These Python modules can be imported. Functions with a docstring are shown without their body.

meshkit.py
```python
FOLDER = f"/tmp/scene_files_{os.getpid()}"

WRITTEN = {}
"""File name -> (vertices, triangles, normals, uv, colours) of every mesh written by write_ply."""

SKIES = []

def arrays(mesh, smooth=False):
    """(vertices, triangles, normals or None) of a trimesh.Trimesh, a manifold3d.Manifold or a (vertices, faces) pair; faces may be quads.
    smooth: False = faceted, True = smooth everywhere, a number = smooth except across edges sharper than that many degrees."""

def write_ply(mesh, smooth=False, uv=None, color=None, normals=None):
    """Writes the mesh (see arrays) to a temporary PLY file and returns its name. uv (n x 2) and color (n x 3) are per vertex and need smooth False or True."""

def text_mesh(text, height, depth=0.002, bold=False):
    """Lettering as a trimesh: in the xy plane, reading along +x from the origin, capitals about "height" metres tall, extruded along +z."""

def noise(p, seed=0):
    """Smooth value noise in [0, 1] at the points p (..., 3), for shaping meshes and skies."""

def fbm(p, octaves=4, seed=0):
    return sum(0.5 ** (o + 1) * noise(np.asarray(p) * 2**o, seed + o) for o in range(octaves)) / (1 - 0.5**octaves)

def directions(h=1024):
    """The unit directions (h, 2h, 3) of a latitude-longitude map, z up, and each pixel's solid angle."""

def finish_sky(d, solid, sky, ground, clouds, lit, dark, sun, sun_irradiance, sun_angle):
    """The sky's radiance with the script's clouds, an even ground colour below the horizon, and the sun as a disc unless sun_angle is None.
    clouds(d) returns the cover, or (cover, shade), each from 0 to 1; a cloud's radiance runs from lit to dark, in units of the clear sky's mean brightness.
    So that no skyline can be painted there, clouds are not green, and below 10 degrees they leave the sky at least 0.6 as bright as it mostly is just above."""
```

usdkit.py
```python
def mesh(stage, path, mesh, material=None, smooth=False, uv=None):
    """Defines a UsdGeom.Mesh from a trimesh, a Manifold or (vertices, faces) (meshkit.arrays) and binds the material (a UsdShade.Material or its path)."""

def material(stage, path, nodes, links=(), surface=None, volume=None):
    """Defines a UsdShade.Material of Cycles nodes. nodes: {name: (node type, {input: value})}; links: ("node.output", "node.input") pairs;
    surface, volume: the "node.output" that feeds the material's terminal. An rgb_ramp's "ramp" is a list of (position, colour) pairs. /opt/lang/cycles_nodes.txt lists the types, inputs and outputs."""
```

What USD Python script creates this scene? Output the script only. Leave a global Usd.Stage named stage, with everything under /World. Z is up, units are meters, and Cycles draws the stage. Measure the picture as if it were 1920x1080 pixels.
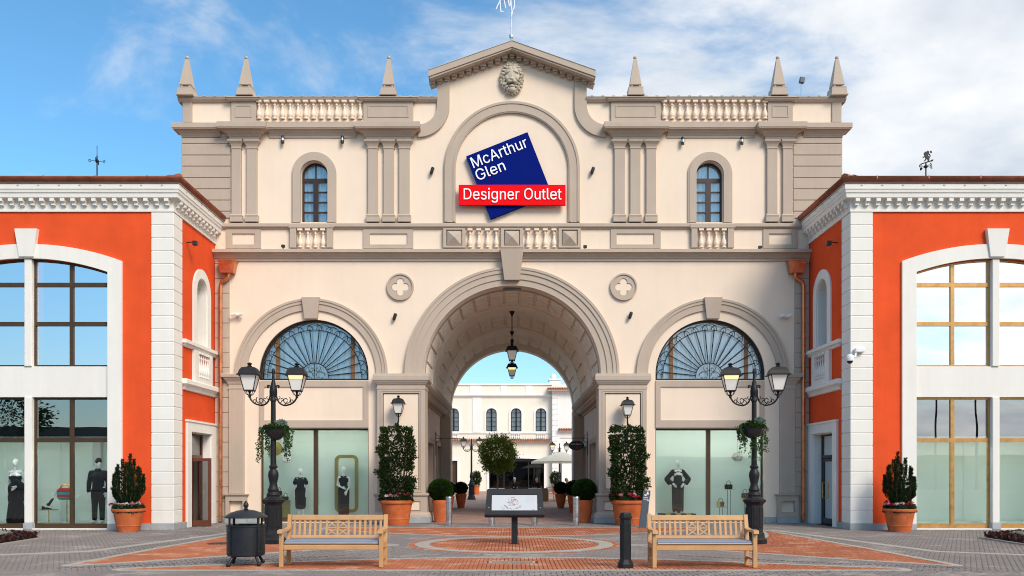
import math, random
import numpy as np, trimesh, usdkit, meshkit, manifold3d as m3
from pxr import Usd, UsdGeom, UsdLux, UsdShade, Gf, Sdf
from shapely.geometry import Polygon, Point, box as sbox, LineString
from shapely.ops import unary_union
from shapely import affinity

stage = Usd.Stage.CreateInMemory()
UsdGeom.SetStageUpAxis(stage, 'Z'); UsdGeom.SetStageMetersPerUnit(stage, 1.0)
UsdGeom.Xform.Define(stage, '/World'); UsdGeom.Scope.Define(stage, '/World/Looks')

# ------------------------------------------------------------------ camera, sky, sun, exposure
EYE, HORIZON, FOCAL = 1.65, 888.0, 1600.0          # eye height, horizon row and focal length of the photograph (1920 px wide)
cam = UsdGeom.Camera.Define(stage, '/World/camera')
cam.CreateHorizontalApertureAttr(36.0); cam.CreateVerticalApertureAttr(20.25)
cam.CreateFocalLengthAttr(FOCAL / 1920 * 36)
cam.CreateVerticalApertureOffsetAttr((HORIZON - 540) / 1920 * 36)
cam.CreateClippingRangeAttr((0.1, 5000.0))
cam.AddTranslateOp().Set((0, 0, EYE)); cam.AddRotateXOp().Set(90.0)
cam.CreateExposureAttr(1.0)
SUN_AZ, SUN_EL = math.radians(33), math.radians(38)   # azimuth to the right of straight behind the camera
to_sun = np.array([math.sin(SUN_AZ) * math.cos(SUN_EL), -math.cos(SUN_AZ) * math.cos(SUN_EL), math.sin(SUN_EL)])
sun = UsdLux.DistantLight.Define(stage, '/World/sun')
sun.CreateIntensityAttr(0.4); sun.CreateAngleAttr(24.0); sun.CreateNormalizeAttr(True); sun.CreateColorAttr((1.0, 0.90, 0.78))
zax = Gf.Vec3d(*map(float, to_sun)); xax = Gf.Cross(Gf.Vec3d(0, 0, 1), zax).GetNormalized(); yax = Gf.Cross(zax, xax)
sun.AddTransformOp().Set(Gf.Matrix4d(*xax, 0, *yax, 0, *zax, 0, 0, 0, 0, 1))
sky = UsdLux.DomeLight.Define(stage, '/World/sky')
sky_mat = usdkit.material(stage, '/World/Looks/sky', {
    'tc': ('texture_coordinate', {}),
    'sky': ('sky_texture', {'sky_type': 'single_scattering', 'sun_disc': False, 'sun_elevation': SUN_EL,
                            'sun_rotation': math.atan2(to_sun[0], to_sun[1]), 'air_density': 1.0, 'aerosol_density': 0.6, 'ozone_density': 2.0}),
    'sep': ('separate_xyz', {}),
    'den': ('math', {'math_type': 'add', 'value2': 0.22}),
    'zc': ('math', {'math_type': 'maximum', 'value2': 0.0}),
    'px': ('math', {'math_type': 'divide'}), 'py': ('math', {'math_type': 'divide'}),
    'flat': ('combine_xyz', {'z': 0.0}),
    'big': ('noise_texture', {'scale': 1.9, 'detail': 9.0, 'roughness': 0.6, 'distortion': 0.4}),
    'side': ('math', {'math_type': 'multiply_add', 'value2': 0.36, 'value3': 0.03}),
    'high': ('math', {'math_type': 'multiply_add', 'value2': 0.22, 'value3': -0.06}),
    's1': ('math', {'math_type': 'add'}), 's2': ('math', {'math_type': 'add'}),
    'cov': ('map_range', {'range_type': 'smoothstep', 'from_min': 0.46, 'from_max': 0.70, 'to_min': 0.0, 'to_max': 0.95, 'clamp': True}),
    'shade': ('noise_texture', {'scale': 3.4, 'detail': 5.0, 'roughness': 0.55}),
    'cl': ('rgb_ramp', {'ramp': [(0.3, (3.3, 3.7, 4.2)), (0.66, (5.6, 5.6, 5.6))]}),
    'nd': ('normal', {'direction': tuple(to_sun)}), 'np': ('math', {'math_type': 'maximum', 'value2': 0.0}), 'pw': ('math', {'math_type': 'power', 'value2': 5.0}),
    'gl': ('math', {'math_type': 'multiply_add', 'value2': 1.0, 'value3': 1.0}), 'glc': ('combine_color', {}), 'clg': ('mix', {'mix_type': 'multiply', 'fac': 1.0}),   # clouds near the sun are brighter
    'tr': ('rgb_ramp', {'ramp': [(0.0, (.64, .74, .78)), (.12, (.62, .82, .90)), (.30, (.62, 1.0, 1.09)), (1.0, (.62, 1.0, 1.09))]}), 'tint': ('mix', {'mix_type': 'multiply', 'fac': 1.0}),
    'mix': ('mix', {'mix_type': 'mix'}),
    'bg': ('background_shader', {'strength': 0.096})},
    [('tc.generated', 'sky.vector'), ('tc.generated', 'sep.vector'), ('sep.z', 'zc.value1'), ('zc.value', 'den.value1'), ('sep.x', 'px.value1'), ('den.value', 'px.value2'),
     ('sep.y', 'py.value1'), ('den.value', 'py.value2'), ('px.value', 'flat.x'), ('py.value', 'flat.y'), ('flat.vector', 'big.vector'), ('flat.vector', 'shade.vector'),
     ('sep.x', 'side.value1'), ('sep.z', 'high.value1'), ('big.fac', 's1.value1'), ('side.value', 's1.value2'), ('s1.value', 's2.value1'), ('high.value', 's2.value2'), ('s2.value', 'cov.value'),
     ('shade.fac', 'cl.fac'), ('sky.color', 'tint.color1'), ('zc.value', 'tr.fac'), ('tr.color', 'tint.color2'), ('tint.color', 'mix.color1'), ('tc.generated', 'nd.normal'), ('nd.dot', 'np.value1'), ('np.value', 'pw.value1'), ('pw.value', 'gl.value1'), ('gl.value', 'glc.r'), ('gl.value', 'glc.g'), ('gl.value', 'glc.b'),
     ('cl.color', 'clg.color1'), ('glc.color', 'clg.color2'), ('clg.color', 'mix.color2'), ('cov.result', 'mix.fac'), ('mix.color', 'bg.color')],
    surface='bg.background')
UsdShade.MaterialBindingAPI.Apply(sky.GetPrim()).Bind(sky_mat)
for p in (sky.GetPrim(),): p.SetCustomDataByKey('kind', 'structure')

# ------------------------------------------------------------------ naming and grouping
used, org = {}, {}
def numbered(parent, name):
    k = (parent, name); n = used.get(k, 0); used[k] = n + 1
    return f'{parent}/{name}' if n == 0 else f'{parent}/{name}_{n:03d}'
def meta(path, label=None, cat=None, group=None, kind=None):
    p = stage.GetPrimAtPath(path)
    for k, v in (('label', label), ('category', cat), ('group', group), ('kind', kind)):
        if v: p.SetCustomDataByKey(k, v)
def thing(name, label, cat, loc=(0, 0, 0), rot=0, group=None, kind=None, scale=None):
    path = numbered('/World', name); x = UsdGeom.Xform.Define(stage, path)
    x.AddTranslateOp().Set(Gf.Vec3d(*map(float, loc)))
    x.AddRotateZOp().Set(float(rot))
    if scale: x.AddScaleOp().Set(Gf.Vec3f(scale, scale, scale))
    org[path] = np.array([0, 0, 0.0]); meta(path, label, cat, group, kind)
    return path
def world_thing(name, label, cat, loc, group=None):      # parts given in world coordinates, origin at the thing's base
    p = thing(name, label, cat, loc, 0, group); org[p] = np.array(loc, float); return p
def copy(src, label, loc, rot=0, group=None, scale=None):
    name = src.rsplit('/', 1)[1]; base = name[:-4] if name[-4:-3] == '_' and name[-3:].isdigit() else name
    d = stage.GetPrimAtPath(src).GetCustomData()
    p = thing(base, label, d['category'], loc, rot, group or d.get('group'), scale=scale)
    pr = stage.GetPrimAtPath(p); pr.GetReferences().AddInternalReference(src); pr.SetInstanceable(True)
    return p
def part(parent, name, mesh, mat, smooth=False, label=None, kind=None):
    path = numbered(parent, name)
    o = None; q = parent
    while q not in org: q = q.rsplit('/', 1)[0]
    o = org[q]
    if isinstance(mesh, (list,)): mesh = cat(mesh)
    v, f = (np.array(mesh.vertices, float), np.array(mesh.faces)) if hasattr(mesh, 'vertices') else mesh
    if smooth is False: usdkit.mesh(stage, path, (v - o, f), MAT(mat))
    else: usdkit.mesh(stage, path, trimesh.Trimesh(v - o, f, process=True), MAT(mat), smooth=smooth)
    meta(path, label, None, None, kind)
    return path
def single(name, mesh, mat, label, category, kind=None, group=None, smooth=False):   # a top-level thing that is one mesh
    org.setdefault('/World', np.zeros(3)); p = part('/World', name, mesh, mat, smooth); meta(p, label, category, group, kind); return p

# ------------------------------------------------------------------ shapes
def cat(l): return trimesh.util.concatenate([m for m in l if m is not None])
def bx(x0, x1, y0, y1, z0, z1):
    b = trimesh.creation.box([abs(x1 - x0), abs(y1 - y0), abs(z1 - z0)]); b.apply_translation([(x0 + x1) / 2, (y0 + y1) / 2, (z0 + z1) / 2]); return b
def hull(pts): return trimesh.convex.convex_hull(np.asarray(pts, float))
def cbx(x0, x1, y0, y1, z0, z1, c=0.012):
    x0, x1 = sorted((x0, x1)); y0, y1 = sorted((y0, y1)); z0, z1 = sorted((z0, z1)); P = []
    for x, sx in ((x0, 1), (x1, -1)):
        for y, sy in ((y0, 1), (y1, -1)):
            for z, sz in ((z0, 1), (z1, -1)):
                P += [(x + sx * c, y + sy * c, z), (x + sx * c, y, z + sz * c), (x, y + sy * c, z + sz * c)]
    return hull(P)
def polys(g): return [p for p in getattr(g, 'geoms', [g]) if isinstance(p, Polygon) and p.area > 1e-7]
def prism(poly, y0, y1):                                   # polygon in x,z; from front y0 to back y1
    out = []
    for g in polys(poly):
        m = trimesh.creation.extrude_polygon(g, y1 - y0, engine='earcut')
        v = m.vertices; m.vertices = np.stack([v[:, 0], y1 - v[:, 2], v[:, 1]], 1); out.append(m)
    return cat(out)
def prism_x(poly, x0, x1):                                 # polygon in y,z; swept along x
    out = []
    for g in polys(poly):
        m = trimesh.creation.extrude_polygon(g, x1 - x0, engine='earcut')
        v = m.vertices; m.vertices = np.stack([x0 + v[:, 2], v[:, 0], v[:, 1]], 1); out.append(m)
    return cat(out)
def prism_z(poly, z0, z1):
    out = []
    for g in polys(poly):
        m = trimesh.creation.extrude_polygon(g, z1 - z0, engine='earcut'); m.apply_translation([0, 0, z0]); out.append(m)
    return cat(out)
def rect(x0, x1, z0, z1): return sbox(min(x0, x1), min(z0, z1), max(x0, x1), max(z0, z1))
def arc_pts(cx, cz, r, a0, a1, n=40): return [(cx + r * math.cos(a), cz + r * math.sin(a)) for a in np.linspace(a0, a1, n)]
def arch(cx, z0, zs, r, n=44):                              # opening: rectangle up to the springing, half circle above
    p = arc_pts(cx, zs, r, 0, math.pi, n)
    return Polygon([(cx - r, z0), (cx + r, z0)] + p) if zs > z0 + 1e-6 else Polygon(p)
def lathe(prof, n=24, c=(0, 0, 0), phase=0.0, sx=1, sy=1):   # profile of (r, z), bottom to top
    prof = [(max(r, 1e-4), z) for r, z in prof]; a = np.linspace(0, 2 * math.pi, n, endpoint=False) + phase
    v = np.array([[r * math.cos(t) * sx, r * math.sin(t) * sy, z] for r, z in prof for t in a]); f = []
    for i in range(len(prof) - 1):
        for j in range(n):
            k = (j + 1) % n; f += [(i * n + j, i * n + k, (i + 1) * n + k), (i * n + j, (i + 1) * n + k, (i + 1) * n + j)]
    b, t = len(v), len(v) + 1; v = np.vstack([v, [0, 0, prof[0][1]], [0, 0, prof[-1][1]]]); m = (len(prof) - 1) * n
    for j in range(n): k = (j + 1) % n; f += [(b, k, j), (t, m + j, m + k)]
    return trimesh.Trimesh(v + np.array(c), f, process=False)
def loft(x0, x1, yb, yf, prof, ends=(1, 1)):                # moulding along x with mitred returns; prof: (projection, z) bottom to top, yf is the wall face
    v, f = [], []
    for d, z in prof:
        a, b = x0 - d * ends[0], x1 + d * ends[1]; v += [(a, yf - d, z), (b, yf - d, z), (b, yb, z), (a, yb, z)]
    for i in range(len(prof) - 1):
        for j in range(4):
            k = (j + 1) % 4; f += [(4 * i + j, 4 * i + k, 4 * i + 4 + k), (4 * i + j, 4 * i + 4 + k, 4 * i + 4 + j)]
    n = 4 * (len(prof) - 1); f += [(0, 3, 2), (0, 2, 1), (n, n + 1, n + 2), (n, n + 2, n + 3)]
    return trimesh.Trimesh(np.array(v, float), f, process=False)
def tube(pts, r, n=6, closed=False):
    P = np.asarray(pts, float); m = len(P); R = np.full(m, r) if np.ndim(r) == 0 else np.asarray(r, float)
    T = np.gradient(P, axis=0) if not closed else np.roll(P, -1, 0) - np.roll(P, 1, 0)
    T /= np.maximum(np.linalg.norm(T, axis=1, keepdims=True), 1e-9); v, f = [], []
    u = np.cross(T[0], [0, 0, 1.0]); u = u if np.linalg.norm(u) > .1 else np.cross(T[0], [1.0, 0, 0])
    for i in range(m):
        u = u - T[i] * (u @ T[i]); u /= max(np.linalg.norm(u), 1e-9); w = np.cross(T[i], u)
        for a in np.arange(n) * 2 * math.pi / n: v.append(P[i] + R[i] * (u * math.cos(a) + w * math.sin(a)))
    for i in range(m if closed else m - 1):
        i2 = (i + 1) % m
        for j in range(n): k = (j + 1) % n; f += [(i * n + j, i * n + k, i2 * n + k), (i * n + j, i2 * n + k, i2 * n + j)]
    if not closed:
        for j in range(1, n - 1): f += [(0, j + 1, j), ((m - 1) * n, (m - 1) * n + j, (m - 1) * n + j + 1)]
    return trimesh.Trimesh(np.array(v), f, process=False)
def move(m, *t): m = m.copy(); m.apply_translation(t); return m
def turn(m, deg, axis, at=(0, 0, 0)): m = m.copy(); m.apply_transform(trimesh.transformations.rotation_matrix(math.radians(deg), axis, at)); return m
def ball(c, r, sub=2, s=(1, 1, 1)):
    m = trimesh.creation.icosphere(sub, 1.0); m.vertices = m.vertices * np.array(s) * r + np.array(c); return m
def quad(x0, x1, y, z0, z1): return trimesh.Trimesh([(x0, y, z0), (x1, y, z0), (x1, y, z1), (x0, y, z1)], [(0, 1, 2), (0, 2, 3)], process=False)
def flat_poly(poly, y):                                     # a sheet facing the camera
    out = []
    for g in polys(poly):
        v, f = trimesh.creation.triangulate_polygon(g, engine='earcut'); f = np.asarray(f)
        out.append(trimesh.Trimesh(np.stack([v[:, 0], np.full(len(v), y), v[:, 1]], 1), f, process=False))
    return cat(out)
def text(s, h, width=None, bold=False, depth=0.02):        # lettering in x,z facing -y, from the origin
    m = meshkit.text_mesh(s, h, depth, bold); v = m.vertices
    if width: v[:, 0] *= width / (v[:, 0].max() - v[:, 0].min())
    m.vertices = np.stack([v[:, 0] - v[:, 0].min(), -v[:, 2], v[:, 1]], 1); return m
def leaves(P, N, size, seed, aspect=0.45, jitter=0.7):     # one small folded leaf per point
    r = np.random.default_rng(seed); n = len(P); d = N + r.normal(0, jitter, (n, 3)); d /= np.linalg.norm(d, axis=1, keepdims=True) + 1e-9
    u = np.cross(d, r.normal(0, 1, (n, 3))); u /= np.linalg.norm(u, axis=1, keepdims=True) + 1e-9; w = np.cross(d, u)
    L = (size * r.uniform(.65, 1.25, n))[:, None]; W = L * aspect
    v = np.stack([P - d * L * .5, P + u * W * .5 + w * L * .08, P + d * L * .5, P - u * W * .5 + w * L * .08], 1).reshape(-1, 3)
    i = np.arange(n)[:, None] * 4; f = np.vstack([i + np.array([0, 1, 2]), i + np.array([0, 2, 3])])
    return v, f
def merge(l):
    v, f, n = [], [], 0
    for a, b in l: v.append(a); f.append(np.asarray(b) + n); n += len(a)
    return np.vstack(v), np.vstack(f)
def smooth_body(chains, cell=0.035, it=8):                  # chains of (point, radius): hulls of neighbouring spheres, joined and smoothed
    parts_ = []
    for ch in chains:
        for (a, ra), (b, rb) in zip(ch[:-1], ch[1:]):
            s = [m3.Manifold.sphere(float(r), 12).translate([float(q) for q in p]) for p, r in ((a, ra), (b, rb))]
            parts_.append(m3.Manifold.batch_hull(s))
    m = m3.Manifold.batch_boolean(parts_, m3.OpType.Add).refine_to_length(cell).to_mesh()
    t = trimesh.Trimesh(m.vert_properties[:, :3], m.tri_verts); trimesh.smoothing.filter_taubin(t, iterations=it); return t

# ------------------------------------------------------------------ materials
_defs, _made = {}, {}
def MAT(name):
    if name not in _made: _made[name] = _defs[name](f'/World/Looks/{name}')
    return _made[name]
def pbr(name, base, rough=0.6, var=0.10, scale=1.5, fine=60.0, bump=0.0, metallic=0.0, spec=0.4, streak=0.0, coat=0.0, island=0.0, dirt=None):
    base = np.array(base, float)
    def make(path):
        n = {'g': ('geometry', {}), 'a': ('noise_texture', {'scale': scale, 'detail': 5.0, 'roughness': 0.62}), 'b': ('noise_texture', {'scale': fine, 'detail': 3.0}),
             'r': ('rgb_ramp', {'ramp': [(0.25, tuple(base * (1 - var))), (0.75, tuple(np.minimum(base * (1 + var), .95)))]}),
             'p': ('principled_bsdf', {'roughness': rough, 'metallic': metallic, 'specular_ior_level': spec, 'coat_weight': coat}),
             'rr': ('map_range', {'from_min': .3, 'from_max': .7, 'to_min': max(rough - .1, .03), 'to_max': min(rough + .1, 1)})}
        l = [('g.position', 'a.vector'), ('g.position', 'b.vector'), ('a.fac', 'r.fac'), ('a.fac', 'rr.value'), ('rr.result', 'p.roughness')]
        col = 'r.color'
        if streak:                                          # faint rain streaks and dust, long in z
            n.update({'m': ('mapping', {'scale': (2.2, 2.2, .18)}), 's': ('noise_texture', {'scale': 2.0, 'detail': 6.0, 'roughness': .7}),
                      'sr': ('rgb_ramp', {'ramp': [(.42, (1, 1, 1)), (.75, tuple(1 - streak * np.array([1, 1.1, 1.3])))]}), 'sm': ('mix', {'mix_type': 'multiply', 'fac': 1.0})})
            l += [('g.position', 'm.vector'), ('m.vector', 's.vector'), ('s.fac', 'sr.fac'), (col, 'sm.color1'), ('sr.color', 'sm.color2')]; col = 'sm.color'
        if island:
            n.update({'ir': ('rgb_ramp', {'ramp': [(0, tuple([1 - island] * 3)), (.65, (1, 1, 1)), (1, tuple([1 + 1.3 * island] * 3))]}), 'im': ('mix', {'mix_type': 'multiply', 'fac': 1.0})})
            l += [('g.random_per_island', 'ir.fac'), (col, 'im.color1'), ('ir.color', 'im.color2')]; col = 'im.color'
        if dirt:                                            # blotches of another colour
            n.update({'d': ('noise_texture', {'scale': dirt[1], 'detail': 6.0, 'roughness': .7}), 'dr': ('map_range', {'from_min': .52, 'from_max': .72, 'to_min': 0.0, 'to_max': dirt[2], 'clamp': True}), 'dm': ('mix', {'mix_type': 'mix', 'color2': dirt[0]})})
            l += [('g.position', 'd.vector'), ('d.fac', 'dr.value'), ('dr.result', 'dm.fac'), (col, 'dm.color1')]; col = 'dm.color'
        l.append((col, 'p.base_color'))
        if bump:
            n['bp'] = ('bump', {'strength': 1.0, 'distance': bump}); l += [('b.fac', 'bp.height'), ('bp.normal', 'p.normal')]
        return usdkit.material(stage, path, n, l, surface='p.BSDF')
    _defs[name] = make
def leafmat(name, dark, light, trans=0.3, spec=0.35, rough=0.45):
    def make(path):
        n = {'g': ('geometry', {}), 'r': ('rgb_ramp', {'ramp': [(0, dark), (1, light)]}), 'a': ('noise_texture', {'scale': 2.5, 'detail': 3.0}),
             'ar': ('rgb_ramp', {'ramp': [(.3, (.7, .7, .7)), (.7, (1.15, 1.15, 1.1))]}), 'm': ('mix', {'mix_type': 'multiply', 'fac': 1.0}),
             'p': ('principled_bsdf', {'roughness': rough, 'specular_ior_level': spec}), 't': ('translucent_bsdf', {}), 'x': ('mix_closure', {'fac': trans})}
        return usdkit.material(stage, path, n, [('g.random_per_island', 'r.fac'), ('g.position', 'a.vector'), ('a.fac', 'ar.fac'), ('r.color', 'm.color1'), ('ar.color', 'm.color2'), ('m.color', 'p.base_color'),
                                                ('m.color', 't.color'), ('p.BSDF', 'x.closure1'), ('t.BSDF', 'x.closure2')], surface='x.closure')
    _defs[name] = make
def glassmat(name, base, tint=(.92, .96, .95), boost=1.0, rough=0.0, refl=(1, 1, 1)):
    def make(path):                                         # pane: clear with a coating; reflectance rises with the angle
        n = {'f': ('fresnel', {'IOR': 1.5}), 'k': ('math', {'math_type': 'multiply_add', 'value2': boost, 'value3': base, 'use_clamp': True}),
             't': ('transparent_bsdf', {'color': tint}), 'gl': ('glossy_bsdf', {'color': refl, 'roughness': rough}), 'x': ('mix_closure', {}),
             'g': ('geometry', {}), 'w': ('noise_texture', {'scale': .7, 'detail': 1.0}), 'b': ('bump', {'strength': .25, 'distance': .006})}
        return usdkit.material(stage, path, n, [('f.fac', 'k.value1'), ('k.value', 'x.fac'), ('t.BSDF', 'x.closure1'), ('gl.BSDF', 'x.closure2'), ('g.position', 'w.vector'), ('w.fac', 'b.height'), ('b.normal', 'gl.normal')], surface='x.closure')
    _defs[name] = make
def brickmat(name, c1, c2, mortar, w, h, rot=0.0, rough=0.8, msize=0.012, wear=.25):
    def make(path):
        n = {'g': ('geometry', {}), 'm': ('mapping', {'rotation': (0, 0, rot)}), 'b': ('brick_texture', {'color1': c1, 'color2': c2, 'mortar': mortar, 'scale': 1.0, 'mortar_size': msize, 'brick_width': w, 'row_height': h, 'mortar_smooth': .3}),
             'a': ('noise_texture', {'scale': .9, 'detail': 6.0, 'roughness': .65}), 'ar': ('rgb_ramp', {'ramp': [(.3, tuple([1 - wear] * 3)), (.7, tuple([1 + wear] * 3))]}), 'x': ('mix', {'mix_type': 'multiply', 'fac': 1.0}),
             'p': ('principled_bsdf', {'roughness': rough, 'specular_ior_level': .3}), 'bp': ('bump', {'strength': .7, 'distance': .006, 'invert': True})}
        return usdkit.material(stage, path, n, [('g.position', 'm.vector'), ('m.vector', 'b.vector'), ('g.position', 'a.vector'), ('a.fac', 'ar.fac'), ('b.color', 'x.color1'), ('ar.color', 'x.color2'), ('x.color', 'p.base_color'),
                                                ('b.fac', 'bp.height'), ('bp.normal', 'p.normal')], surface='p.BSDF')
    _defs[name] = make
def glowmat(name, col, glow, strength):
    def make(path):
        return usdkit.material(stage, path, {'p': ('principled_bsdf', {'base_color': col, 'roughness': .35, 'emission_color': glow, 'emission_strength': strength})}, [], surface='p.BSDF')
    _defs[name] = make

pbr('cream_stucco', (.79, .645, .515), .9, .05, .5, 90, .002, spec=.12, streak=.03)
pbr('grey_trim', (.46, .375, .305), .85, .06, .8, 90, .0015, spec=.15, streak=.06)
pbr('orange_stucco', (.72, .088, .026), .9, .14, .8, 90, .002, spec=.06, streak=.06)
pbr('white_trim', (.76, .73, .675), .8, .04, .7, 90, .0015, spec=.15, streak=.05)
pbr('grey_plinth', (.34, .36, .37), .5, .18, 2.5, 40, .001)
pbr('vault_plaster', (.86, .78, .67), .85, .06, .8, 80, .001)
pbr('inner_wall', (.66, .50, .40), .85, .06, .8, 80, .001)
pbr('pale_joint', (.5, .44, .36), .9)
pbr('copper', (.62, .24, .11), .33, .22, 3.0, 30, .0, metallic=.9)
pbr('copper_dark', (.26, .085, .05), .38, .25, 3.0, 30, .0, metallic=.65)
pbr('roof_tile', (.42, .15, .08), .8, .3, 5.0, 60, .003, island=.25)
pbr('lead_cap', (.52, .50, .46), .55, .12, 2.0)
pbr('dark_wood', (.032, .016, .012), .45, .2, 8.0, 40)
pbr('bronze_frame_shaded', (.065, .036, .016), .45, .15, 4.0, 60, metallic=.15)  # frame bronze, with the duller light on the left wing painted in as darkening
pbr('door_brown', (.11, .032, .016), .4, .15, 4.0, 60)
pbr('wood_frame', (.20, .10, .04), .4, .15, 4.0, 60)
pbr('gold_frame', (.50, .27, .09), .35, .12, 4.0, 60, metallic=.55)  # on the right wing: the same bronze, its brighter reflections painted into the colour
pbr('black_iron', (.011, .011, .012), .5, .25, 9.0, 120, .0008, spec=.3)
pbr('bin_paint', (.014, .016, .020), .42, .2, 6.0, 140, .0006, spec=.35)
pbr('sign_frame', (.014, .015, .018), .42, .15, 6.0, 120, .0004, spec=.3)
pbr('steel', (.62, .63, .65), .28, .08, 6.0, 200, metallic=1.0)
pbr('lion_stone', (.50, .435, .345), .8, .12, 6.0, 60, .003)
pbr('sign_blue', (.0008, .009, .15), .65, .05, 3.0, spec=.04)
pbr('sign_red', (.80, .004, .008), .6, .04, 3.0, spec=.06)
pbr('letter_white', (.86, .86, .86), .4, .02)
pbr('terracotta', (.48, .115, .038), .85, .20, 4.0, 70, .0015, spec=.12, dirt=((.56, .25, .13), 5.0, .5))
pbr('soil', (.04, .028, .02), .95, .3, 20.0, 60, .01)
pbr('teak', (.60, .33, .145), .5, .14, 3.0, 30, .001, island=.12, streak=.10)
pbr('cushion', (.20, .225, .29), .95, .08, 5.0, 350, .002)
pbr('cushion_piping', (.72, .72, .74), .9, .05)
pbr('bark', (.16, .10, .06), .9, .3, 12, 60, .01)
glowmat('display_light', (.9, .9, .9), (1.0, .98, .92), 11.5)
pbr('mannequin_white', (.80, .79, .77), .45, .03)
pbr('black_cloth', (.006, .006, .007), .9, .3, 9.0, 200, .002)
pbr('dark_robe', (.045, .032, .026), .85, .3, 9.0, 200, .002)
pbr('skin', (.55, .33, .24), .6, .06); pbr('hair_dark', (.05, .035, .03), .7, .2)
pbr('cloth_grey', (.10, .10, .12), .9, .2, 8); pbr('cloth_red', (.45, .03, .04), .9, .1, 8); pbr('cloth_pink', (.6, .28, .26), .9, .1, 8); pbr('cloth_white', (.75, .74, .72), .9, .05, 8)
pbr('display_white', (.66, .76, .71), .8, .03, .8)
pbr('display_floor', (.72, .76, .73), .6, .04, 1.2)
pbr('curtain', (.84, .88, .90), .9, .06, 3.0)
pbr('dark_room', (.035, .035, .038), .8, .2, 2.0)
pbr('brass', (.70, .46, .12), .28, .1, 6, metallic=1.0)
pbr('gold_satin', (.30, .24, .07), .5, .1, 5, metallic=.4)
pbr('bag_red', (.5, .03, .03), .5, .1); pbr('bag_teal', (.05, .35, .38), .5, .1); pbr('bag_brown', (.12, .05, .03), .5, .2); pbr('bag_yellow', (.55, .45, .12), .5, .1)
pbr('paper_white', (.45, .47, .49), .6, .02)
pbr('map_grey', (.45, .47, .49), .6); pbr('map_dark', (.06, .06, .07), .6); pbr('map_red', (.5, .10, .10), .6)
pbr('slate_sign', (.055, .075, .095), .45, .12, 5)
pbr('canvas', (.80, .74, .60), .9, .04, 2)
pbr('court_cream', (.82, .765, .65), .85, .04, .5, 80, .001, streak=.06)
pbr('court_white', (.80, .79, .76), .8, .04, .6, streak=.05)
pbr('stone_strip', (.33, .31, .27), .85, .14, 2.5, 50, .002, dirt=((.24, .22, .19), 3.0, .5))
pbr('paver_grey', (.37, .325, .305), .9, .16, .55, 60, .002, spec=.15, island=.48, dirt=((.43, .38, .345), .9, .6))
pbr('paver_dark', (.10, .095, .092), .8, .2, 2.0, 60, .002, island=.25)
pbr('brick_orange', (.70, .245, .125), .9, .2, 1.0, 60, .002, spec=.12, island=.50, dirt=((.66, .40, .30), 1.3, .75))
pbr('ground_joint', (.07, .062, .055), .95, .25, 1.2, 50, .003)
pbr('white_plastic', (.72, .73, .74), .35, .03)
pbr('black_plastic', (.02, .02, .022), .3, .1)
pbr('asphalt', (.06, .06, .062), .9, .2, 1.0)
pbr('far_roof', (.05, .055, .06), .7, .2, .5); pbr('far_wall', (.22, .23, .24), .8, .15, .3)
pbr('wicker', (.13, .08, .05), .9, .3, 30, 40, .006)
pbr('flag_white', (.80, .80, .82), .5, .03)
leafmat('leaf_box', (.018, .038, .008), (.095, .145, .026), .28, .18)
leafmat('leaf_ball', (.020, .050, .006), (.062, .125, .014), .22, .18)
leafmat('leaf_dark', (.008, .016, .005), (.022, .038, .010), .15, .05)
leafmat('leaf_conifer', (.012, .030, .008), (.044, .085, .018), .2, .18)
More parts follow.
